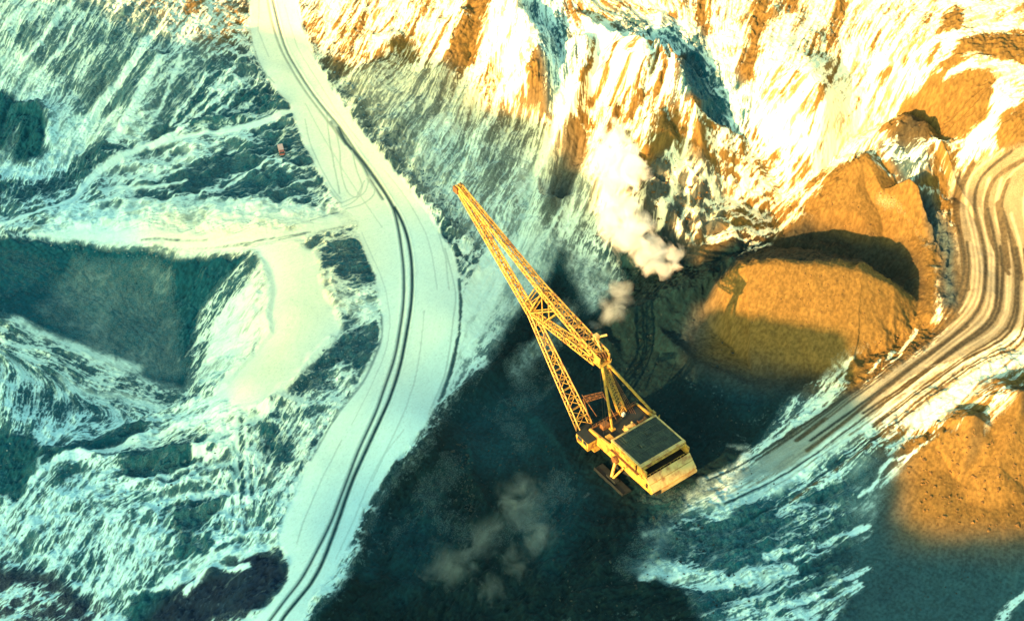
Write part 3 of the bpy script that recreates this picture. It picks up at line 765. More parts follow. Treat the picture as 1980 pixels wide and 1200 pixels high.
def mixc(f, a, c_):
    m = node("ShaderNodeMix", data_type='RGBA')
    for s, v in ((0, f), (6, a), (7, c_)):
        if isinstance(v, tuple): m.inputs[s].default_value = (*v, 1)
        elif isinstance(v, float): m.inputs[s].default_value = v
        else: L(v, m.inputs[s])
    return m.outputs[2]
def mth(op, a, c_=0.0, clamp=False):
    m = node("ShaderNodeMath", operation=op, use_clamp=clamp)
    for s, v in ((0, a), (1, c_)):
        if isinstance(v, (int, float)): m.inputs[s].default_value = v
        else: L(v, m.inputs[s])
    return m.outputs[0]
at1 = node("ShaderNodeAttribute", attribute_name="cover"); at2 = node("ShaderNodeAttribute", attribute_name="grit")
s1 = node("ShaderNodeSeparateColor"); L(at1.outputs["Color"], s1.inputs[0]); s2 = node("ShaderNodeSeparateColor"); L(at2.outputs["Color"], s2.inputs[0])
geo = node("ShaderNodeNewGeometry")
nz = node("ShaderNodeTexNoise"); nz.inputs["Scale"].default_value = 2.6; nz.inputs["Detail"].default_value = 5; nz.inputs["Roughness"].default_value = .7; L(geo.outputs["Position"], nz.inputs["Vector"])
nb = node("ShaderNodeTexNoise"); nb.inputs["Scale"].default_value = .09; nb.inputs["Detail"].default_value = 6; L(geo.outputs["Position"], nb.inputs["Vector"])
shade_teal = mixc(nb.outputs[0], (.001, .036, .060), (.005, .075, .108))
lit_brown = mixc(nb.outputs[0], (.108, .065, .018), (.152, .096, .027))
coal = mixc(nb.outputs[0], (.0005, .007, .010), (.0022, .020, .026))
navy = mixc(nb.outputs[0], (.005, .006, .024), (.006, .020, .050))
soil = mixc(s1.outputs[1], shade_teal, lit_brown); soil = mixc(s1.outputs[2], soil, coal); soil = mixc(at1.outputs["Alpha"], soil, navy)  # one soil in shaded and sunlit tones, then coal and navy
var = mth('MULTIPLY_ADD', mth('ADD', nz.outputs[0], mth('MULTIPLY', at2.outputs['Alpha'], .6)), .9); n.nodes[-1].inputs[2].default_value = .3
var2 = mth('MULTIPLY_ADD', mth('ADD', mth('MULTIPLY', s2.outputs[1], .18), mth('MULTIPLY', s2.outputs[3-1+0], .0)), 1.0); n.nodes[-1].inputs[2].default_value = .9
vv = mth('MULTIPLY', var, var2)
vm = node("ShaderNodeVectorMath", operation='SCALE'); L(soil, vm.inputs[0]); L(vv, vm.inputs[3]); soil = vm.outputs[0]
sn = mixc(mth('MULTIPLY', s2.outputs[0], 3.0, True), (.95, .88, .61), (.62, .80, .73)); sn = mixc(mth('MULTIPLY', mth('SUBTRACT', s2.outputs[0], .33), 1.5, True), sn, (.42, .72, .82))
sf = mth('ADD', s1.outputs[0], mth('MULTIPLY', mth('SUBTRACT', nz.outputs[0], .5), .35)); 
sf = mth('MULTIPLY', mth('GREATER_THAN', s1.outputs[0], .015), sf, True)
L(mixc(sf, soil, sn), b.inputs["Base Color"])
bp = node("ShaderNodeBump"); bp.inputs["Strength"].default_value = .28; bp.inputs["Distance"].default_value = .25; L(nz.outputs[0], bp.inputs["Height"]); L(bp.outputs[0], b.inputs["Normal"])
me.materials.append(gm)
# ================================================================ WALKING DRAGLINE
YEL = mat("yellow_paint", (.36, .23, .045), rough=.55, noise=.4, nscale=.6, col2=(.15, .06, .018), bump=.05, thr=(.34, .5))
YELP = mat("faded_yellow_paint", (.42, .32, .12), rough=.6, noise=.4, nscale=.5, col2=(.22, .10, .03), thr=(.3, .55))
RUST = mat("rusty_steel", (.16, .07, .02), rough=.8, noise=.6, nscale=1.2)
ROOF = mat("grey_green_roof", (.030, .048, .036), rough=.85, noise=.5, nscale=.45, col2=(.014, .026, .024), bump=.2, thr=(.42, .62))
DARK = mat("dark_steel", (.005, .012, .014), rough=.7, noise=.5, nscale=.8)
BLK = mat("dark_opening", (.003, .004, .004), rough=1)
GLS = mat("cab_glass", (.02, .04, .05), rough=.1)
WHT = mat("white_lamp_housing", (.7, .75, .7), rough=.5)
HD = R(127.0); FWD = Vector((math.cos(HD), math.sin(HD), 0)); LFT = Vector((-math.sin(HD), math.cos(HD), 0))
def hv(p): return Vector([float(v) for v in p])
org = hv(at_z(1223, 813, 8.0)); org.z = 0
gz = float(place([(1235, 870)], H)[2][0]); 
MW = Matrix.Translation(org) @ Matrix(((FWD.x, LFT.x, 0, 0), (FWD.y, LFT.y, 0, 0), (0, 0, 1, 0), (0, 0, 0, 1)))
MI = MW.inverted()
def loc(px, py, z): return MI @ hv(at_z(px, py, z))                  # to the machine's own axes: x forward, y left, z up
def in_plane(px, py, yb):                                            # the point seen at (px, py) on the upright plane y = yb
    o = MI @ Vector((0, 0, CAM_H)); d = (MI.to_3x3()) @ hv(ray(px, py)); return o + d*((yb-o.y)/d.y)
drag = bpy.data.objects.new("walking_dragline", None); COL.objects.link(drag); drag.matrix_world = MW
tag(drag, "huge yellow dragline excavator with long lattice boom standing on black coal", "excavator")
class MB:
    def __init__(s): s.b = bmesh.new()
    def box(s, c0, c1, bev=0.0):
        x0, y0, z0 = c0; x1, y1, z1 = c1
        vs = [s.b.verts.new(p) for p in ((x0, y0, z0), (x1, y0, z0), (x1, y1, z0), (x0, y1, z0), (x0, y0, z1), (x1, y0, z1), (x1, y1, z1), (x0, y1, z1))]
        for f in ((3, 2, 1, 0), (4, 5, 6, 7), (0, 1, 5, 4), (1, 2, 6, 5), (2, 3, 7, 6), (3, 0, 4, 7)): s.b.faces.new([vs[i] for i in f])
        return s
    def prism(s, poly, y0, y1):            # outline in (x, z), swept along y
        a = [s.b.verts.new((x, y0, z)) for x, z in poly]; c = [s.b.verts.new((x, y1, z)) for x, z in poly]; n_ = len(poly)
        s.b.faces.new(a); s.b.faces.new(c[::-1])
        for i in range(n_): s.b.faces.new((a[i], c[i], c[(i+1) % n_], a[(i+1) % n_]))
        return s
    def rod(s, p, q, r, k=6, r2=None):
        p, q = Vector(p), Vector(q); d = q-p
        if d.length < 1e-4: return s
        u = d.orthogonal().normalized(); v = d.normalized().cross(u); r2 = r if r2 is None else r2
        A1 = [s.b.verts.new(p+(u*math.cos(t)+v*math.sin(t))*r) for t in [2*math.pi*i/k for i in range(k)]]
        B1 = [s.b.verts.new(q+(u*math.cos(t)+v*math.sin(t))*r2) for t in [2*math.pi*i/k for i in range(k)]]
        for i in range(k): s.b.faces.new((A1[i], A1[(i+1) % k], B1[(i+1) % k], B1[i]))
        s.b.faces.new(A1[::-1]); s.b.faces.new(B1); return s
    def lattice(s, P, Q, w0, w1, h0, h1, r, n_=12, side=None, rb=None):   # four chords and zigzag bracing
        P, Q = Vector(P), Vector(Q); d = (Q-P).normalized(); sd_ = Vector(side or (0, 1, 0)); sd_ = (sd_-d*sd_.dot(d)).normalized(); up = d.cross(sd_); rb = rb or r*.55
        def sec(t):
            c_ = P.lerp(Q, t); w_ = w0+(w1-w0)*t; h_ = h0+(h1-h0)*t
            return [c_+sd_*w_*a+up*h_*b_ for a, b_ in ((.5, .5), (.5, -.5), (-.5, -.5), (-.5, .5))]
        S_ = [sec(i/n_) for i in range(n_+1)]
        for k in range(4): s.rod(S_[0][k], S_[-1][k], r)
        for i in range(n_):
            for k in range(4):
                k2 = (k+1) % 4; a, b_ = (k, k2) if (i+k) % 2 else (k2, k)
                s.rod(S_[i][a], S_[i+1][b_], rb, 4)
                s.rod(S_[i+1][k], S_[i+1][k2], rb, 4)
        return s
    def build(s, name, m, parent, bevel=0.0, label=None):
        bmesh.ops.recalc_face_normals(s.b, faces=s.b.faces)
        me_ = bpy.data.meshes.new(name); s.b.to_mesh(me_); s.b.free(); me_.materials.append(m)
        o = link(name, me_, parent)
        if bevel:
            md = o.modifiers.new("edge", 'BEVEL'); md.width = bevel; md.segments = 2; md.limit_method = 'ANGLE'
        if label: o['label'] = label
        return o
# --- key points, read off the photograph
YB = 11.0
Fp = loc(1131, 826, 4.5); YB = Fp.y
Tp = in_plane(888, 366, YB); Mp = in_plane(1027, 603, YB); Ap = in_plane(1163, 690, YB); Up = in_plane(1053, 563, YB)
foot_l = loc(1184, 828, 8.3); foot_r = loc(1262, 797, 8.3)

YL, YR = 13.9, -4.5; YM = (YL+YR)/2
# house: side profile swept across, sloping stern, roof, open gallery under the roof beam
house = MB().prism([(-6, 12.2), (-18.0, 12.0), (-18.0, 8.2), (-22.0, 8.2), (-22.6, 9.4), (-26.3, 5.6), (-25.6, 4.6), (-14.7, 4.3), (-12, 4.8), (-6, 4.5)], YR, YL).build("house", YEL, drag, .12)
g = MB().box((-20.9, YR+.15, 11.35), (-20.3, YL-.15, 12.2))
for y in (YR+.1, YL-.7): g.box((-22.4, y, 8.3), (-18.1, y+.45, 11.8))
g.build("roof_beam", YEL, drag, .06)
gal = MB()
for i in range(9): gal.box((-18.12, YR+1.0+i*2, 8.6), (-18.02, YR+2.7+i*2, 11.6))
gal.build("gallery_shade_panels", BLK, drag)  # black panels stand in for the gallery's unlit depth
rail = MB()
for i in range(13): rail.rod((-22.4, YR+.9+i*1.4, 9.3), (-22.4, YR+.9+i*1.4, 10.1), .06, 4)
rail.rod((-22.4, YR+.7, 10.1), (-22.4, YL-.7, 10.1), .07, 4); rail.build("gallery_railing", YEL, drag)
for k, (u0, u1) in enumerate(((.0, .44), (.48, .97))):
    def sp(u, o=.0): return (-22.6-3.7*u-o*.75, 9.4-3.8*u+o*.65)
    a, b_, c_, d_ = sp(u0), sp(u1), sp(u1, .22), sp(u0, .22)
    for j in range(3):
        y0 = YR+.1+j*6.08; MB().prism([a, b_, c_, d_], y0+.03, y0+6.02).build("stern_panel", YELP, drag, .04)
MB().box((-26.9, YR+.2, 4.3), (-25.7, YL-3.2, 5.35)).build("counterweight", YELP, drag, .08)
MB().box((-26.95, YL-3.1, 4.6), (-26.2, YL-.9, 5.5)).build("stern_step", BLK, drag, .05)
MB().box((-21.9, YR+.5, 8.21), (-18.2, YL-.5, 8.3)).build('gallery_floor', BLK, drag)  # floor blackened to deepen the shade in the recess
rf = MB().box((-19.2, YR+.5, 12.22), (-6.2, YL-.6, 12.45))
for i in range(16): rf.box((-19.1, YR+.7+i*1.08, 12.45), (-6.3, YR+.84+i*1.08, 12.62))
for x in (-15.6, -12.2, -9.0): rf.box((x, YR+.6, 12.45), (x+.35, YL-.7, 12.70))
roof = rf.build("roof", ROOF, drag)
for x, y in ((-11, 2), (-14, 7), (-9.5, 9.5)): MB().box((x, y, 12.46), (x+1.5, y+1.3, 13.0)).build("roof_hatch", ROOF, roof, .05)
fa = MB().box((-6.2, YR-.1, 11.9), (-5.6, YL+.1, 12.75)).box((-20.3, YR-.1, 12.0), (-19.2, YL+.1, 12.7)).box((-19.2, YL-.55, 12.2), (-6.2, YL+.12, 12.62)).box((-19.2, YR-.12, 12.2), (-6.2, YR+.45, 12.62))
fa.build("roof_edge_beam", YELP, drag, .05)
for i, x in enumerate((-8.2, -11.5, -14.8, -17.6)):
    MB().box((x-.35, YL+.01, 7.6+.2*(i % 2)), (x+.35, YL+.06, 8.5)).build("side_vent", BLK, drag)
for x in (-7.4, -10.8, -14.2, -17.5, -20.6):
    MB().box((x-.1, YL+.005, 5.2), (x+.1, YL+.12, 11.8 if x > -19 else 9.2)).build("side_rib", YEL, drag)
MB().box((-23.9, YL-.4, 5.9), (-23.0, YL+.07, 7.9)).build("stern_door", BLK, drag)
MB().box((-19.8, YL+.1, 9.0), (-6.2, YL+.9, 9.12)).build("side_walkway", RUST, drag)
# fore deck
MB().box((-5.95, YR-1.3, 6.9), (5.2, YL-.8, 7.9)).build("fore_deck", DARK, drag, .08)
MB().prism([(-6, 12.0), (-4.8, 9.6), (.6, 8.9), (5.4, 8.4), (6.0, 6.2), (2.4, 4.2), (-6, 4.5)], YL-.8, YL-.1).build("side_wall", YEL, drag, .05)
MB().prism([(-6, 12.0), (-4.8, 9.6), (5.2, 8.3), (5.0, 5.6), (-6, 4.5)], YR-1.8, YR-1.3).build("side_wall", YEL, drag, .05)
MB().box((4.9, YR-1.2, 7.9), (5.3, YL-1, 8.5)).build("deck_front_beam", RUST, drag, .04)
dr = MB()
for i in range(13):
    y = YR-1+i*1.5; dr.rod((5.1, y, 8.5), (5.1, y, 9.5), .06, 4)
dr.rod((5.1, YR-1, 9.5), (5.1, YL-1, 9.5), .07, 4).build("deck_railing", RUST, drag)
for (x, y, m_) in ((-2.4, 3.2, YELP), (-3.2, -1.6, RUST)):
    wn = bpy.data.objects.new("hoist_winch", None); COL.objects.link(wn); wn.parent = drag
    wn = MB().box((x-1.1, y-1.7, 7.92), (x+1.1, y-1.3, 9.9)).box((x-1.1, y+1.3, 7.92), (x+1.1, y+1.7, 9.9)).box((x-1.6, y-1.9, 7.9), (x+1.6, y+1.9, 8.2)).build("winch_frame", m_, drag, .05)
    MB().rod((x, y-1.3, 9.2), (x, y+1.3, 9.2), .85, 16).build("winch_drum", m_, wn)
    MB().box((x-2.6, y+.2, 8.0), (x-1.7, y+1.3, 9.1)).build("winch_motor", m_, wn, .05)
for o in [o for o in bpy.data.objects if o.name.startswith("hoist_winch")]: bpy.data.objects.remove(o)
MB().box((3.1, .4, 7.92), (4.2, 1.4, 9.2)).build("floodlight", WHT, drag, .1)
MB().box((2.2, 7.6, 7.92), (4.2, 10.4, 9.6)).build("machine_box", RUST, drag, .08)
MB().box((-3.6, 10.2, 7.92), (-.6, 12.2, 9.0)).build("machine_box", YEL, drag, .08)
# operator's cab hung off the left front corner
cab = MB().prism([(1.2, 3.6), (6.6, 3.9), (7.4, 6.0), (7.0, 7.4), (1.2, 7.4)], 14.3, 17.6).build("operator_cab", YEL, drag, .08)
MB().box((1.0, 14.1, 7.42), (7.2, 17.8, 7.62)).build("cab_roof", DARK, cab)
MB().box((4.2, 17.6, 5.6), (6.5, 17.64, 7.0)).build("cab_window", GLS, cab); MB().box((1.8, 17.6, 5.6), (3.6, 17.64, 7.0)).build("cab_window", GLS, cab)
MB().box((-.6, 13.92, 3.9), (1.1, 16.2, 4.2)).rod((-.6, 16.1, 4.2), (1.1, 16.1, 5.2), .06, 4).rod((-.5, 16.1, 4.2), (-.5, 16.1, 5.2), .06, 4).build("cab_landing", YEL, cab)
# undercarriage: round base, turntable, walking shoes and their arms
MB().rod((-8, YM, gz-1.5), (-8, YM, gz+2.0), 8.2, 40).build("base_tub", DARK, drag)
MB().rod((-8, YM, gz+2.0), (-8, YM, 4.5), 6.6, 40).box((-20, YR+1.5, 3.2), (5, YL-1.5, 4.25)).build("turntable", DARK, drag)
for sgn in (1, -1):
    yc = YM+sgn*(9.2+3.0)
    sh = MB().box((-17.8, yc-1.9, gz-.3), (-3.5, yc+1.9, gz+.6)).box((-17.8, yc+1.7*sgn-.15, gz+.6), (-3.5, yc+1.7*sgn+.15, gz+1.1)).box((-13, yc-.9, gz+.6), (-8.5, yc+.9, gz+1.6)).build("walking_shoe", DARK, drag, .08)
    yy = YM+sgn*9.5
    ar = MB().rod((-8.8, yy, 6.4), (-10.2, yc, gz+1.4), .55, 8).rod((-12.8, yy, 6.2), (-11.0, yc, gz+1.4), .4, 8).box((-9.7, yy-.4, 5.2), (-8.0, yy+.5, 7.2)).build("walking_arm", YEL, drag, .03)
    MB().rod((-8.8, yy, 6.4), (-8.8, yy+sgn*.9, 6.4), 1.3, 20).build("crank_disc", RUST, ar)
# boom
ft = MB().lattice(Fp+Vector((.2, 0, 0)), Mp, 5.2, 2.2, 2.4, 2.0, .24, 12).build("lower_boom", YEL, drag)
MB().box((Fp.x-3.6, Fp.y-2.8, 3.9), (Fp.x+.6, Fp.y+2.2, 5.2)).build("boom_foot", DARK, drag, .1)
MB().lattice(Mp, Tp, 2.2, 1.7, 2.1, 1.4, .30, 20, rb=.16).build("upper_boom", YEL, drag)
MB().lattice(Up, Tp+Vector((-.6, 0, 1.2)), 2.7, 1.6, 1.8, 1.2, .27, 20, rb=.15).build("tension_boom", YEL, drag)
MB().lattice(Ap+Vector((0, -.4, 0)), Up, 4.4, 2.9, 2.2, 1.9, .26, 11, rb=.17).build("upper_tension_truss", YEL, drag)
MB().lattice(Ap+Vector((1.0, .6, -1.5)), Mp, 3.4, 1.4, 2.6, 1.2, .24, 11, rb=.16).build("mast_strut", YEL, drag)
kf = MB()
for s_ in (-1.25, 1.25):
    kf.rod(Mp+Vector((0, s_*.8, 0)), Up+Vector((0, s_, 0)), .26)
    a = Mp.lerp(Ap, .22)+Vector((0, s_, 0)); kf.rod(a, Up+Vector((0, s_, 0)), .2); kf.rod(Mp+Vector((0, s_*.8, 0)), Up.lerp(Ap, .28)+Vector((0, s_, 0)), .2)
    kf.rod(a, Up.lerp(Ap, .3)+Vector((0, s_, 0)), .2); kf.rod(Mp.lerp(Tp, .07)+Vector((0, s_*.8, 0)), Up.lerp(Tp, .06)+Vector((0, s_, 0)), .2)
for t in (.0, .25, .5, .75, 1): kf.rod(Mp.lerp(Up, t)+Vector((0, -1.25, 0)), Mp.lerp(Up, t)+Vector((0, 1.25, 0)), .18)
for t in (.3, .6, .85):
    kf.rod(Mp.lerp(Tp, .07*t)+Vector((0, -1.2, 0)), Mp.lerp(Up, t)+Vector((0, 1.2, 0)), .13)
kf.build("knee_frame", YEL, drag)
th = MB().box((Tp.x-1.0, Tp.y-1.6, Tp.z-.9), (Tp.x+1.4, Tp.y-1.2, Tp.z+1.4)).box((Tp.x-1.0, Tp.y+1.2, Tp.z-.9), (Tp.x+1.4, Tp.y+1.6, Tp.z+1.4)).rod(Tp+Vector((.2, -1.6, .2)), Tp+Vector((.2, 1.6, .2)), .25)
th = th.build("boom_head", RUST, drag, .05)
for y in (-.6, .6): MB().rod(Tp+Vector((.4, y-.2, .3)), Tp+Vector((.4, y+.2, .3)), 1.35, 20).build("sheave", YEL, th)
# mast (A-frame), its head, ladder tower and stays
for f_ in (foot_l, foot_r): MB().rod(f_, Ap+Vector((-.3, .3 if f_ is foot_l else -.6, -1)), .42, 8, .52).box((f_.x-.8, f_.y-.8, 7.4), (f_.x+.8, f_.y+.8, 8.5)).build("mast_leg", YEL, drag)
c3 = loc(1203, 797, 8.2)
lt = MB().lattice(c3, Ap+Vector((-.2, -.2, -1.5)), 2.6, 1.6, 1.6, 1.2, .15, 16, rb=.09).build("ladder_tower", YEL, drag)
l2 = MB()
for k in range(4):
    p0 = c3+Vector((-1.6-.5*k, -1.5-.55*k, 0)); l2.rod(p0, Ap+Vector((-.4, -.7, -1)), .075, 4)
l2.build("stay_rope", RUST, drag)
lr = MB().rod(c3+Vector((.8, 1.0, 0)), Ap+Vector((0, .2, -1)), .34, 6); lr.build("mast_brace", YEL, drag)
mh = MB().box((Ap.x-1.4, Ap.y-2.3, Ap.z-1.7), (Ap.x+1.2, Ap.y-1.9, Ap.z+1.2)).box((Ap.x-1.4, Ap.y+1.5, Ap.z-1.7), (Ap.x+1.2, Ap.y+1.9, Ap.z+1.2)).box((Ap.x-1.9, Ap.y-2.4, Ap.z-2.3), (Ap.x+1.6, Ap.y+2.0, Ap.z-1.75))
for i in range(6): mh.rod((Ap.x-1.9+i*.7, Ap.y+2.0, Ap.z-1.7), (Ap.x-1.9+i*.7, Ap.y+2.0, Ap.z-.6), .06, 4); mh.rod((Ap.x-1.9+i*.7, Ap.y-2.4, Ap.z-1.7), (Ap.x-1.9+i*.7, Ap.y-2.4, Ap.z-.6), .06, 4)
mh = mh.build("mast_head", YEL, drag)
for y in (-1.2, -.3, .6): MB().rod(Ap+Vector((0, y, .3)), Ap+Vector((0, y+.3, .3)), 1.15, 18).build("sheave", RUST, mh)
aa = in_plane(1152, 652, YB-1.5); MB().rod(Ap+Vector((.6, -1, 0)), aa, .32, 6).rod(aa, aa+Vector((-1.5, -3.2, .4)), .38, 6).rod(aa+Vector((0, 1.2, 0)), aa, .4, 6).box((aa.x-.8, aa.y-1.0, aa.z-.6), (aa.x+.8, aa.y+.5, aa.z+.9)).build("service_jib", YELP, drag)
# hoist ropes along the boom
rp = MB()
for y in (-.5, .5):
    q0 = Vector((-1.5, 3.2+y, 9.6)); rp.rod(Vector((-.5, YB+y, 9.8)), Ap+Vector((.3, y, -.3)), .06, 4); rp.rod(Ap+Vector((0, y, 1.4)), Tp+Vector((.2, y, 1.6)), .07, 4)
rp.build("hoist_rope", DARK, drag)
# hose gantry beside the boom foot
hg = MB(); g0 = in_plane(1128, 772, YB-1.5); g1 = in_plane(1166, 762, YB-8); hg.lattice(g0, g1, 1.6, 1.2, 1.4, 1.2, .1, 6).rod(g0, (Fp.x-1, YB-2, 5.2), .14, 5).rod(g0+Vector((2, -1, 0)), (Fp.x-1, YB-4, 8), .12, 5).rod(g1, (3, YB-8, 8), .12, 5)
hg.build("hose_gantry", RUST, drag)
# ================================================================ SHADE SLAB (unseen, added behind the camera; cut to shadow the near half of the pit)
CZ = 205.0
def up_to(x, y, z, Zc=CZ):
    t = (Zc-z)/(-LD.z); return x-LD.x*t, y-LD.y*t
def slab_poly(s, zfix=None):
    p = pl(s)
    if zfix is None: x, y, z = place(p, HP)
    else:
        q = at_z([a[0] for a in p], [a[1] for a in p], zfix); x, y, z = q[:, 0], q[:, 1], q[:, 2]
    x, y = up_to(x, y, z); return x, y
SHADE = "-700,-20 0,-15 180,0 240,40 330,72 440,72 485,40 540,50 620,92 700,128 740,90 775,55 800,80 806,105 860,114 905,125 912,160 945,205 1000,222 1060,236 1100,285 1090,320 1150,330 1165,420 1180,600 1195,760 1130,850 1180,930 1270,1000 1400,950 1460,860 1360,790 1330,680 1350,590 1400,596 1470,603 1560,626 1640,642 1660,690 1650,760 1690,800 1755,850 1742,900 1742,990 1785,1025 1850,1040 2500,1045 2500,1500 1200,1700 -700,1600"  # wanted shadow outline on the ground; shapes the slab, with a lit bay for the dragline
sx, sy = slab_poly(SHADE)
ci = 3.0
cx = np.arange(sx.min()-20, sx.max()+20, ci); cy = np.arange(sy.min()-20, sy.max()+20, ci); QX, QY = np.meshgrid(cx, cy)
wob = lambda a, b_, s_: np.sin(a/s_+np.sin(b_/s_*1.3)*1.7)+.5*np.sin(b_/s_*2.1+np.cos(a/s_*1.7))
EX = QX+1.3*wob(QX, QY, 9); EY = QY+1.3*wob(QY, QX, 8)
D, _ = seg_dist(sx, sy, EX.astype(F), EY.astype(F), closed=True); ins = inside(sx, sy, EX, EY)
T = np.sqrt(np.clip(D, 0, 60)/60)*(12+3*wob(QX, QY, 21)+2*wob(QY, QX, 11)) + .4
bm = bmesh.new(); top = {}; bot = {}
cells = ins[:-1, :-1] & ins[1:, :-1] & ins[:-1, 1:] & ins[1:, 1:]
def cv_(d, j, i, z):
    if (j, i) not in d: d[j, i] = bm.verts.new((cx[i], cy[j], z))
    return d[j, i]
for j, i in zip(*np.nonzero(cells)):
    q = ((j, i), (j, i+1), (j+1, i+1), (j+1, i))
    bm.faces.new([cv_(top, a, b_, CZ+T[a, b_]*.15) for a, b_ in q]); bm.faces.new([cv_(bot, a, b_, CZ-T[a, b_]) for a, b_ in reversed(q)])
bnd = [e for e in bm.edges if e.is_boundary and all(v.co.z >= CZ for v in e.verts)]
inv = {v: k for k, v in top.items()}
for e in bnd:
    a, b_ = e.verts; ka, kb = inv[a], inv[b_]
    try: bm.faces.new((a, b_, bot[kb], bot[ka]))
    except Exception: pass
bmesh.ops.recalc_face_normals(bm, faces=bm.faces)
cme = bpy.data.meshes.new("shade_slab"); bm.to_mesh(cme); bm.free(); cme.shade_smooth()
cme.materials.append(mat("shade_slab_white", (.85, .87, .9), rough=1, noise=.06, nscale=.02))
tag(link("shade_slab", cme), "unseen white slab added behind the camera to shade the near half of the pit", "shade_slab")

# ================================================================ SMOKE from the burning coal
def smoke_mat(name, dens, thr, scale, col):
    m = bpy.data.materials.new(name); m.use_nodes = True; n = m.node_tree; n.nodes.remove(n.nodes["Principled BSDF"]); L = n.links.new
    out = n.nodes["Material Output"]; pv = n.nodes.new("ShaderNodeVolumePrincipled"); L(pv.outputs[0], out.inputs["Volume"])
    pv.inputs["Color"].default_value = (*col, 1); pv.inputs["Anisotropy"].default_value = .2
    tc = n.nodes.new("ShaderNodeTexCoord"); ln = n.nodes.new("ShaderNodeVectorMath"); ln.operation = 'LENGTH'; L(tc.outputs["Object"], ln.inputs[0])
    ge = n.nodes.new("ShaderNodeNewGeometry"); no = n.nodes.new("ShaderNodeTexNoise"); no.inputs["Scale"].default_value = scale; no.inputs["Detail"].default_value = 6; no.inputs["Roughness"].default_value = .62; no.inputs["Distortion"].default_value = .6
    L(ge.outputs["Position"], no.inputs["Vector"]); am = n.nodes.new('ShaderNodeMath'); am.operation = 'MULTIPLY_ADD'; am.inputs[1].default_value = 1.9; am.inputs[2].default_value = -.45; L(no.outputs[0], am.inputs[0])
    mr = n.nodes.new("ShaderNodeMapRange"); mr.inputs[1].default_value = 1.0; mr.inputs[2].default_value = .1; mr.inputs[3].default_value = -.42; mr.inputs[4].default_value = .20; L(ln.outputs["Value"], mr.inputs[0])
    ad = n.nodes.new("ShaderNodeMath"); ad.operation = 'ADD'; L(am.outputs[0], ad.inputs[0]); L(mr.outputs[0], ad.inputs[1])
    m2 = n.nodes.new("ShaderNodeMapRange"); m2.inputs[1].default_value = thr; m2.inputs[2].default_value = thr+.55; m2.inputs[3].default_value = 0; m2.inputs[4].default_value = dens; L(ad.outputs[0], m2.inputs[0])
    L(m2.outputs[0], pv.inputs["Density"]); return m
def puffs(name, label, lst, m):
    root = bpy.data.objects.new(name, None); COL.objects.link(root)
    x, y, z = place([(lst[0][0], lst[0][1])], HP); base = Vector((float(x[0]), float(y[0]), float(z[0]))); root.location = base
    tag(root, label, "smoke", kind='stuff')
    bm = bmesh.new(); bmesh.ops.create_icosphere(bm, subdivisions=3, radius=1.0); me_ = bpy.data.meshes.new("smoke_puff"); bm.to_mesh(me_); bm.free(); me_.materials.append(m)
    for (px, py, up, r, sz) in lst:
        x, y, z = place([(px, py)], HP); g_ = float(z[0]); q = at_z(px, py, g_+up)
        o = link("smoke_puff", me_, root); o.location = Vector([float(v) for v in q])-base; o.scale = (r, r, r*sz); o.rotation_euler = (random.uniform(-.4, .4), random.uniform(-.4, .4), random.uniform(0, 6))
    bpy.context.view_layer.update()
PL = [(1290, 525, 2, 5), (1275, 505, 4, 7), (1300, 498, 5, 6), (1262, 490, 6, 8), (1242, 475, 7, 9), (1228, 455, 9, 9), (1210, 440, 10, 10), (1195, 415, 12, 9), (1215, 405, 12, 7), (1198, 385, 13, 8), (1188, 358, 15, 8), (1202, 335, 16, 8), (1190, 308, 18, 9), (1215, 300, 18, 8), (1230, 330, 17, 7), (1184, 270, 20, 9), (1180, 440, 10, 6), (1310, 515, 3, 5), (1255, 520, 4, 5)]
PL = [(a, b_, c_, r*random.uniform(.95, 1.25), random.uniform(.8, 1.15)) for a, b_, c_, r in PL]
puffs("smoke_plume", "thick sunlit white smoke plume rising from the edge of the dark pit floor", PL, smoke_mat("dense_smoke", .75, .34, .14, (.99, .99, .99)))
puffs("smoke_wisp", "thin pale smoke wisp drifting low behind the lattice mast", [(1172, 612, 2, 6, .8), (1185, 598, 3, 8, .8), (1202, 580, 4, 8, .8), (1150, 630, 1, 5, .6), (1205, 555, 6, 7, .8)], smoke_mat("thin_smoke", .14, .36, .12, (.92, .98, .98)))
puffs("smoke_wisp", "faint pale smoke patches drifting over the black floor at the near edge of the picture", [(1000, 1075, 3, 14, .5), (1015, 1000, 4, 15, .5), (985, 955, 4, 12, .5), (880, 1095, 3, 17, .4), (940, 1050, 3, 15, .5), (950, 1130, 3, 13, .4), (1030, 955, 4, 12, .5), (1040, 1040, 3, 12, .5)], smoke_mat("faint_smoke", .034, .40, .12, (.78, .98, .99)))
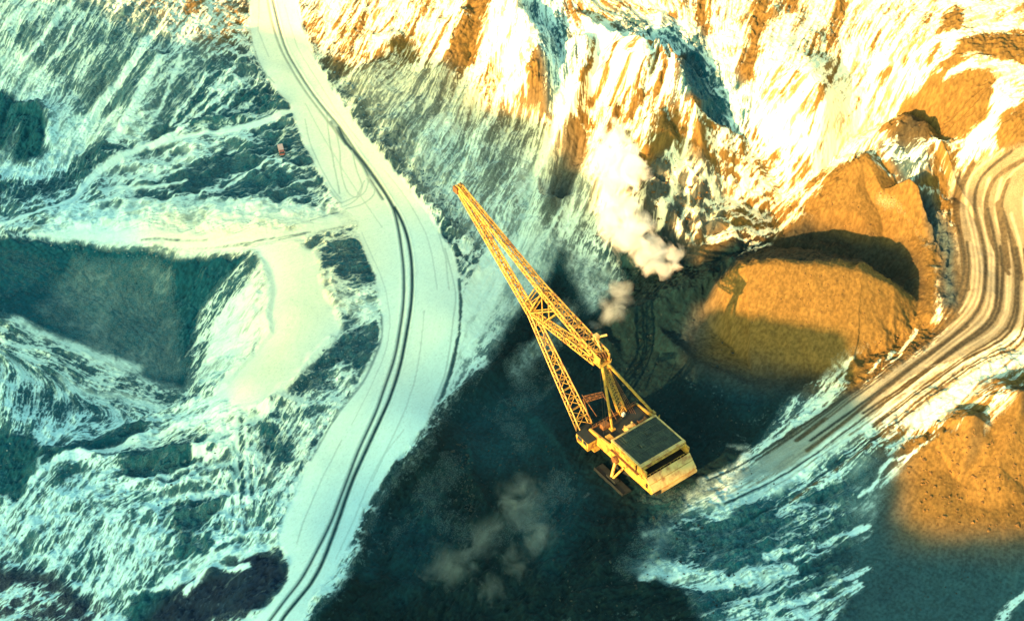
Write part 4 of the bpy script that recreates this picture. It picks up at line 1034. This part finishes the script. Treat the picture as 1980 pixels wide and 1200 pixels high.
# ================================================================ SMALL VEHICLE left of the haul road
RED = mat("faded_red_paint", (.42, .10, .07), rough=.5, noise=.3, nscale=1.5); TYR = mat("black_rubber", (.01, .012, .012), rough=.9)
def tiny_truck(px, py, hd):
    x, y, z = place([(px, py)], H); r = bpy.data.objects.new("parked_truck", None); COL.objects.link(r); r.location = (float(x[0]), float(y[0]), float(z[0])+.15); r.rotation_euler.z = hd
    tag(r, "small faded red truck parked on snowy rubble left of the haul road", "truck")
    MB().prism([(-2.6, .6), (1.4, .6), (1.4, 1.9), (-2.6, 1.9)], -1.0, 1.0).build("cargo_box", mat("pale_pink_paint", (.75, .42, .36), rough=.5, noise=.15), r, .08)
    c = MB().prism([(1.5, .5), (3.1, .5), (3.1, 1.3), (2.7, 2.0), (1.5, 2.0)], -.95, .95).build("cab", RED, r, .08)
    MB().prism([(3.08, 1.32), (3.14, 1.32), (2.76, 1.9), (2.70, 1.9)], -.8, .8).build("windscreen", GLS, c)
    for wx in (-1.7, 2.3):
        for wy in (-.95, .95): MB().rod((wx, wy-.14, .35), (wx, wy+.14, .35), .5, 16).build("wheel", TYR, r)
tiny_truck(544, 294, R(-75))

# ================================================================ LOOSE LUMPS too many to count
def rubble(name, m, regions, seed):
    r = np.random.default_rng(seed)
    bm = bmesh.new(); bmesh.ops.create_icosphere(bm, subdivisions=1, radius=1.0); bm.verts.ensure_lookup_table()
    tv = np.array([v.co[:] for v in bm.verts]); tf = np.array([[v.index for v in f.verts] for f in bm.faces]); bm.free()
    V, Fc = [], []; k = 0
    for s_, n_, a, b_ in regions:
        p = np.array(pl(s_)); lo, hi = p.min(0), p.max(0); q = lo+(hi-lo)*r.random((n_*4, 2))
        q = q[inside(p[:, 0], p[:, 1], q[:, 0], q[:, 1])][:n_]; x, y, z = place(q, H)
        for i in range(len(q)):
            sz = a+(b_-a)*r.random()**4; v = tv*(1+.28*r.standard_normal((len(tv), 1)))*np.array([1, r.uniform(.6, 1), r.uniform(.5, .8)])*sz
            an = r.uniform(0, 6.3); c_, d_ = math.cos(an), math.sin(an); v = np.stack([v[:, 0]*c_-v[:, 1]*d_, v[:, 0]*d_+v[:, 1]*c_, v[:, 2]], 1)
            V.append(v+np.array([x[i], y[i], z[i]+sz*.15])); Fc.append(tf+k*len(tv)); k += 1
    me_ = bpy.data.meshes.new(name); me_.from_pydata(np.concatenate(V).tolist(), [], np.concatenate(Fc).tolist()); me_.materials.append(m)
    tag(link(name, me_), kind='stuff')
rubble("soil_clods", mat("brown_clods", (.15, .085, .023), rough=.95, noise=.5, nscale=.7), [
    ("1750,900 1860,830 1960,780 1990,900 1990,1030 1800,1030", 420, .12, .75), ("1380,590 1500,520 1680,540 1760,590 1640,650 1420,620", 350, .1, .4), ("1560,420 1680,320 1800,480 1810,590 1780,540 1740,470", 260, .1, .45),
    ("1720,230 1900,160 1900,230 1800,270", 80, .12, .4), ("1660,660 1800,620 1830,640 1700,740", 160, .12, .5), ("1230,290 1330,310 1400,400 1300,440 1240,400", 260, .15, .8)], 3)
rubble("coal_lumps", mat("coal_lump", (.004, .024, .030), rough=.8, noise=.7, nscale=.7), [
    ("860,850 1000,760 1150,960 1000,1150 760,1150", 500, .1, .5), ("1100,680 1350,600 1480,760 1380,900 1200,760", 300, .1, .5), ("870,860 900,850 925,1000 900,990", 120, .2, .6), ("1100,1000 1350,1000 1500,1190 1000,1190", 300, .1, .5),
    ("1340,800 1700,1080 1960,1080 1960,1190 1500,1190", 300, .1, .35)], 4)
rubble("snowy_boulders", mat("frosted_rock", (.20, .28, .30), rough=.9, noise=.95, nscale=.8, col2=(.004, .04, .06)), [
    ("640,130 740,200 900,420 930,500 860,440 740,280", 700, .15, .8), ("80,465 320,485 300,500 100,480", 60, .2, .6), ("280,900 540,850 540,1040 300,1050", 220, .15, .6), ("640,650 720,630 640,760 540,790", 200, .15, .6), ("0,830 300,820 280,1050 0,1050", 150, .15, .5)], 5)
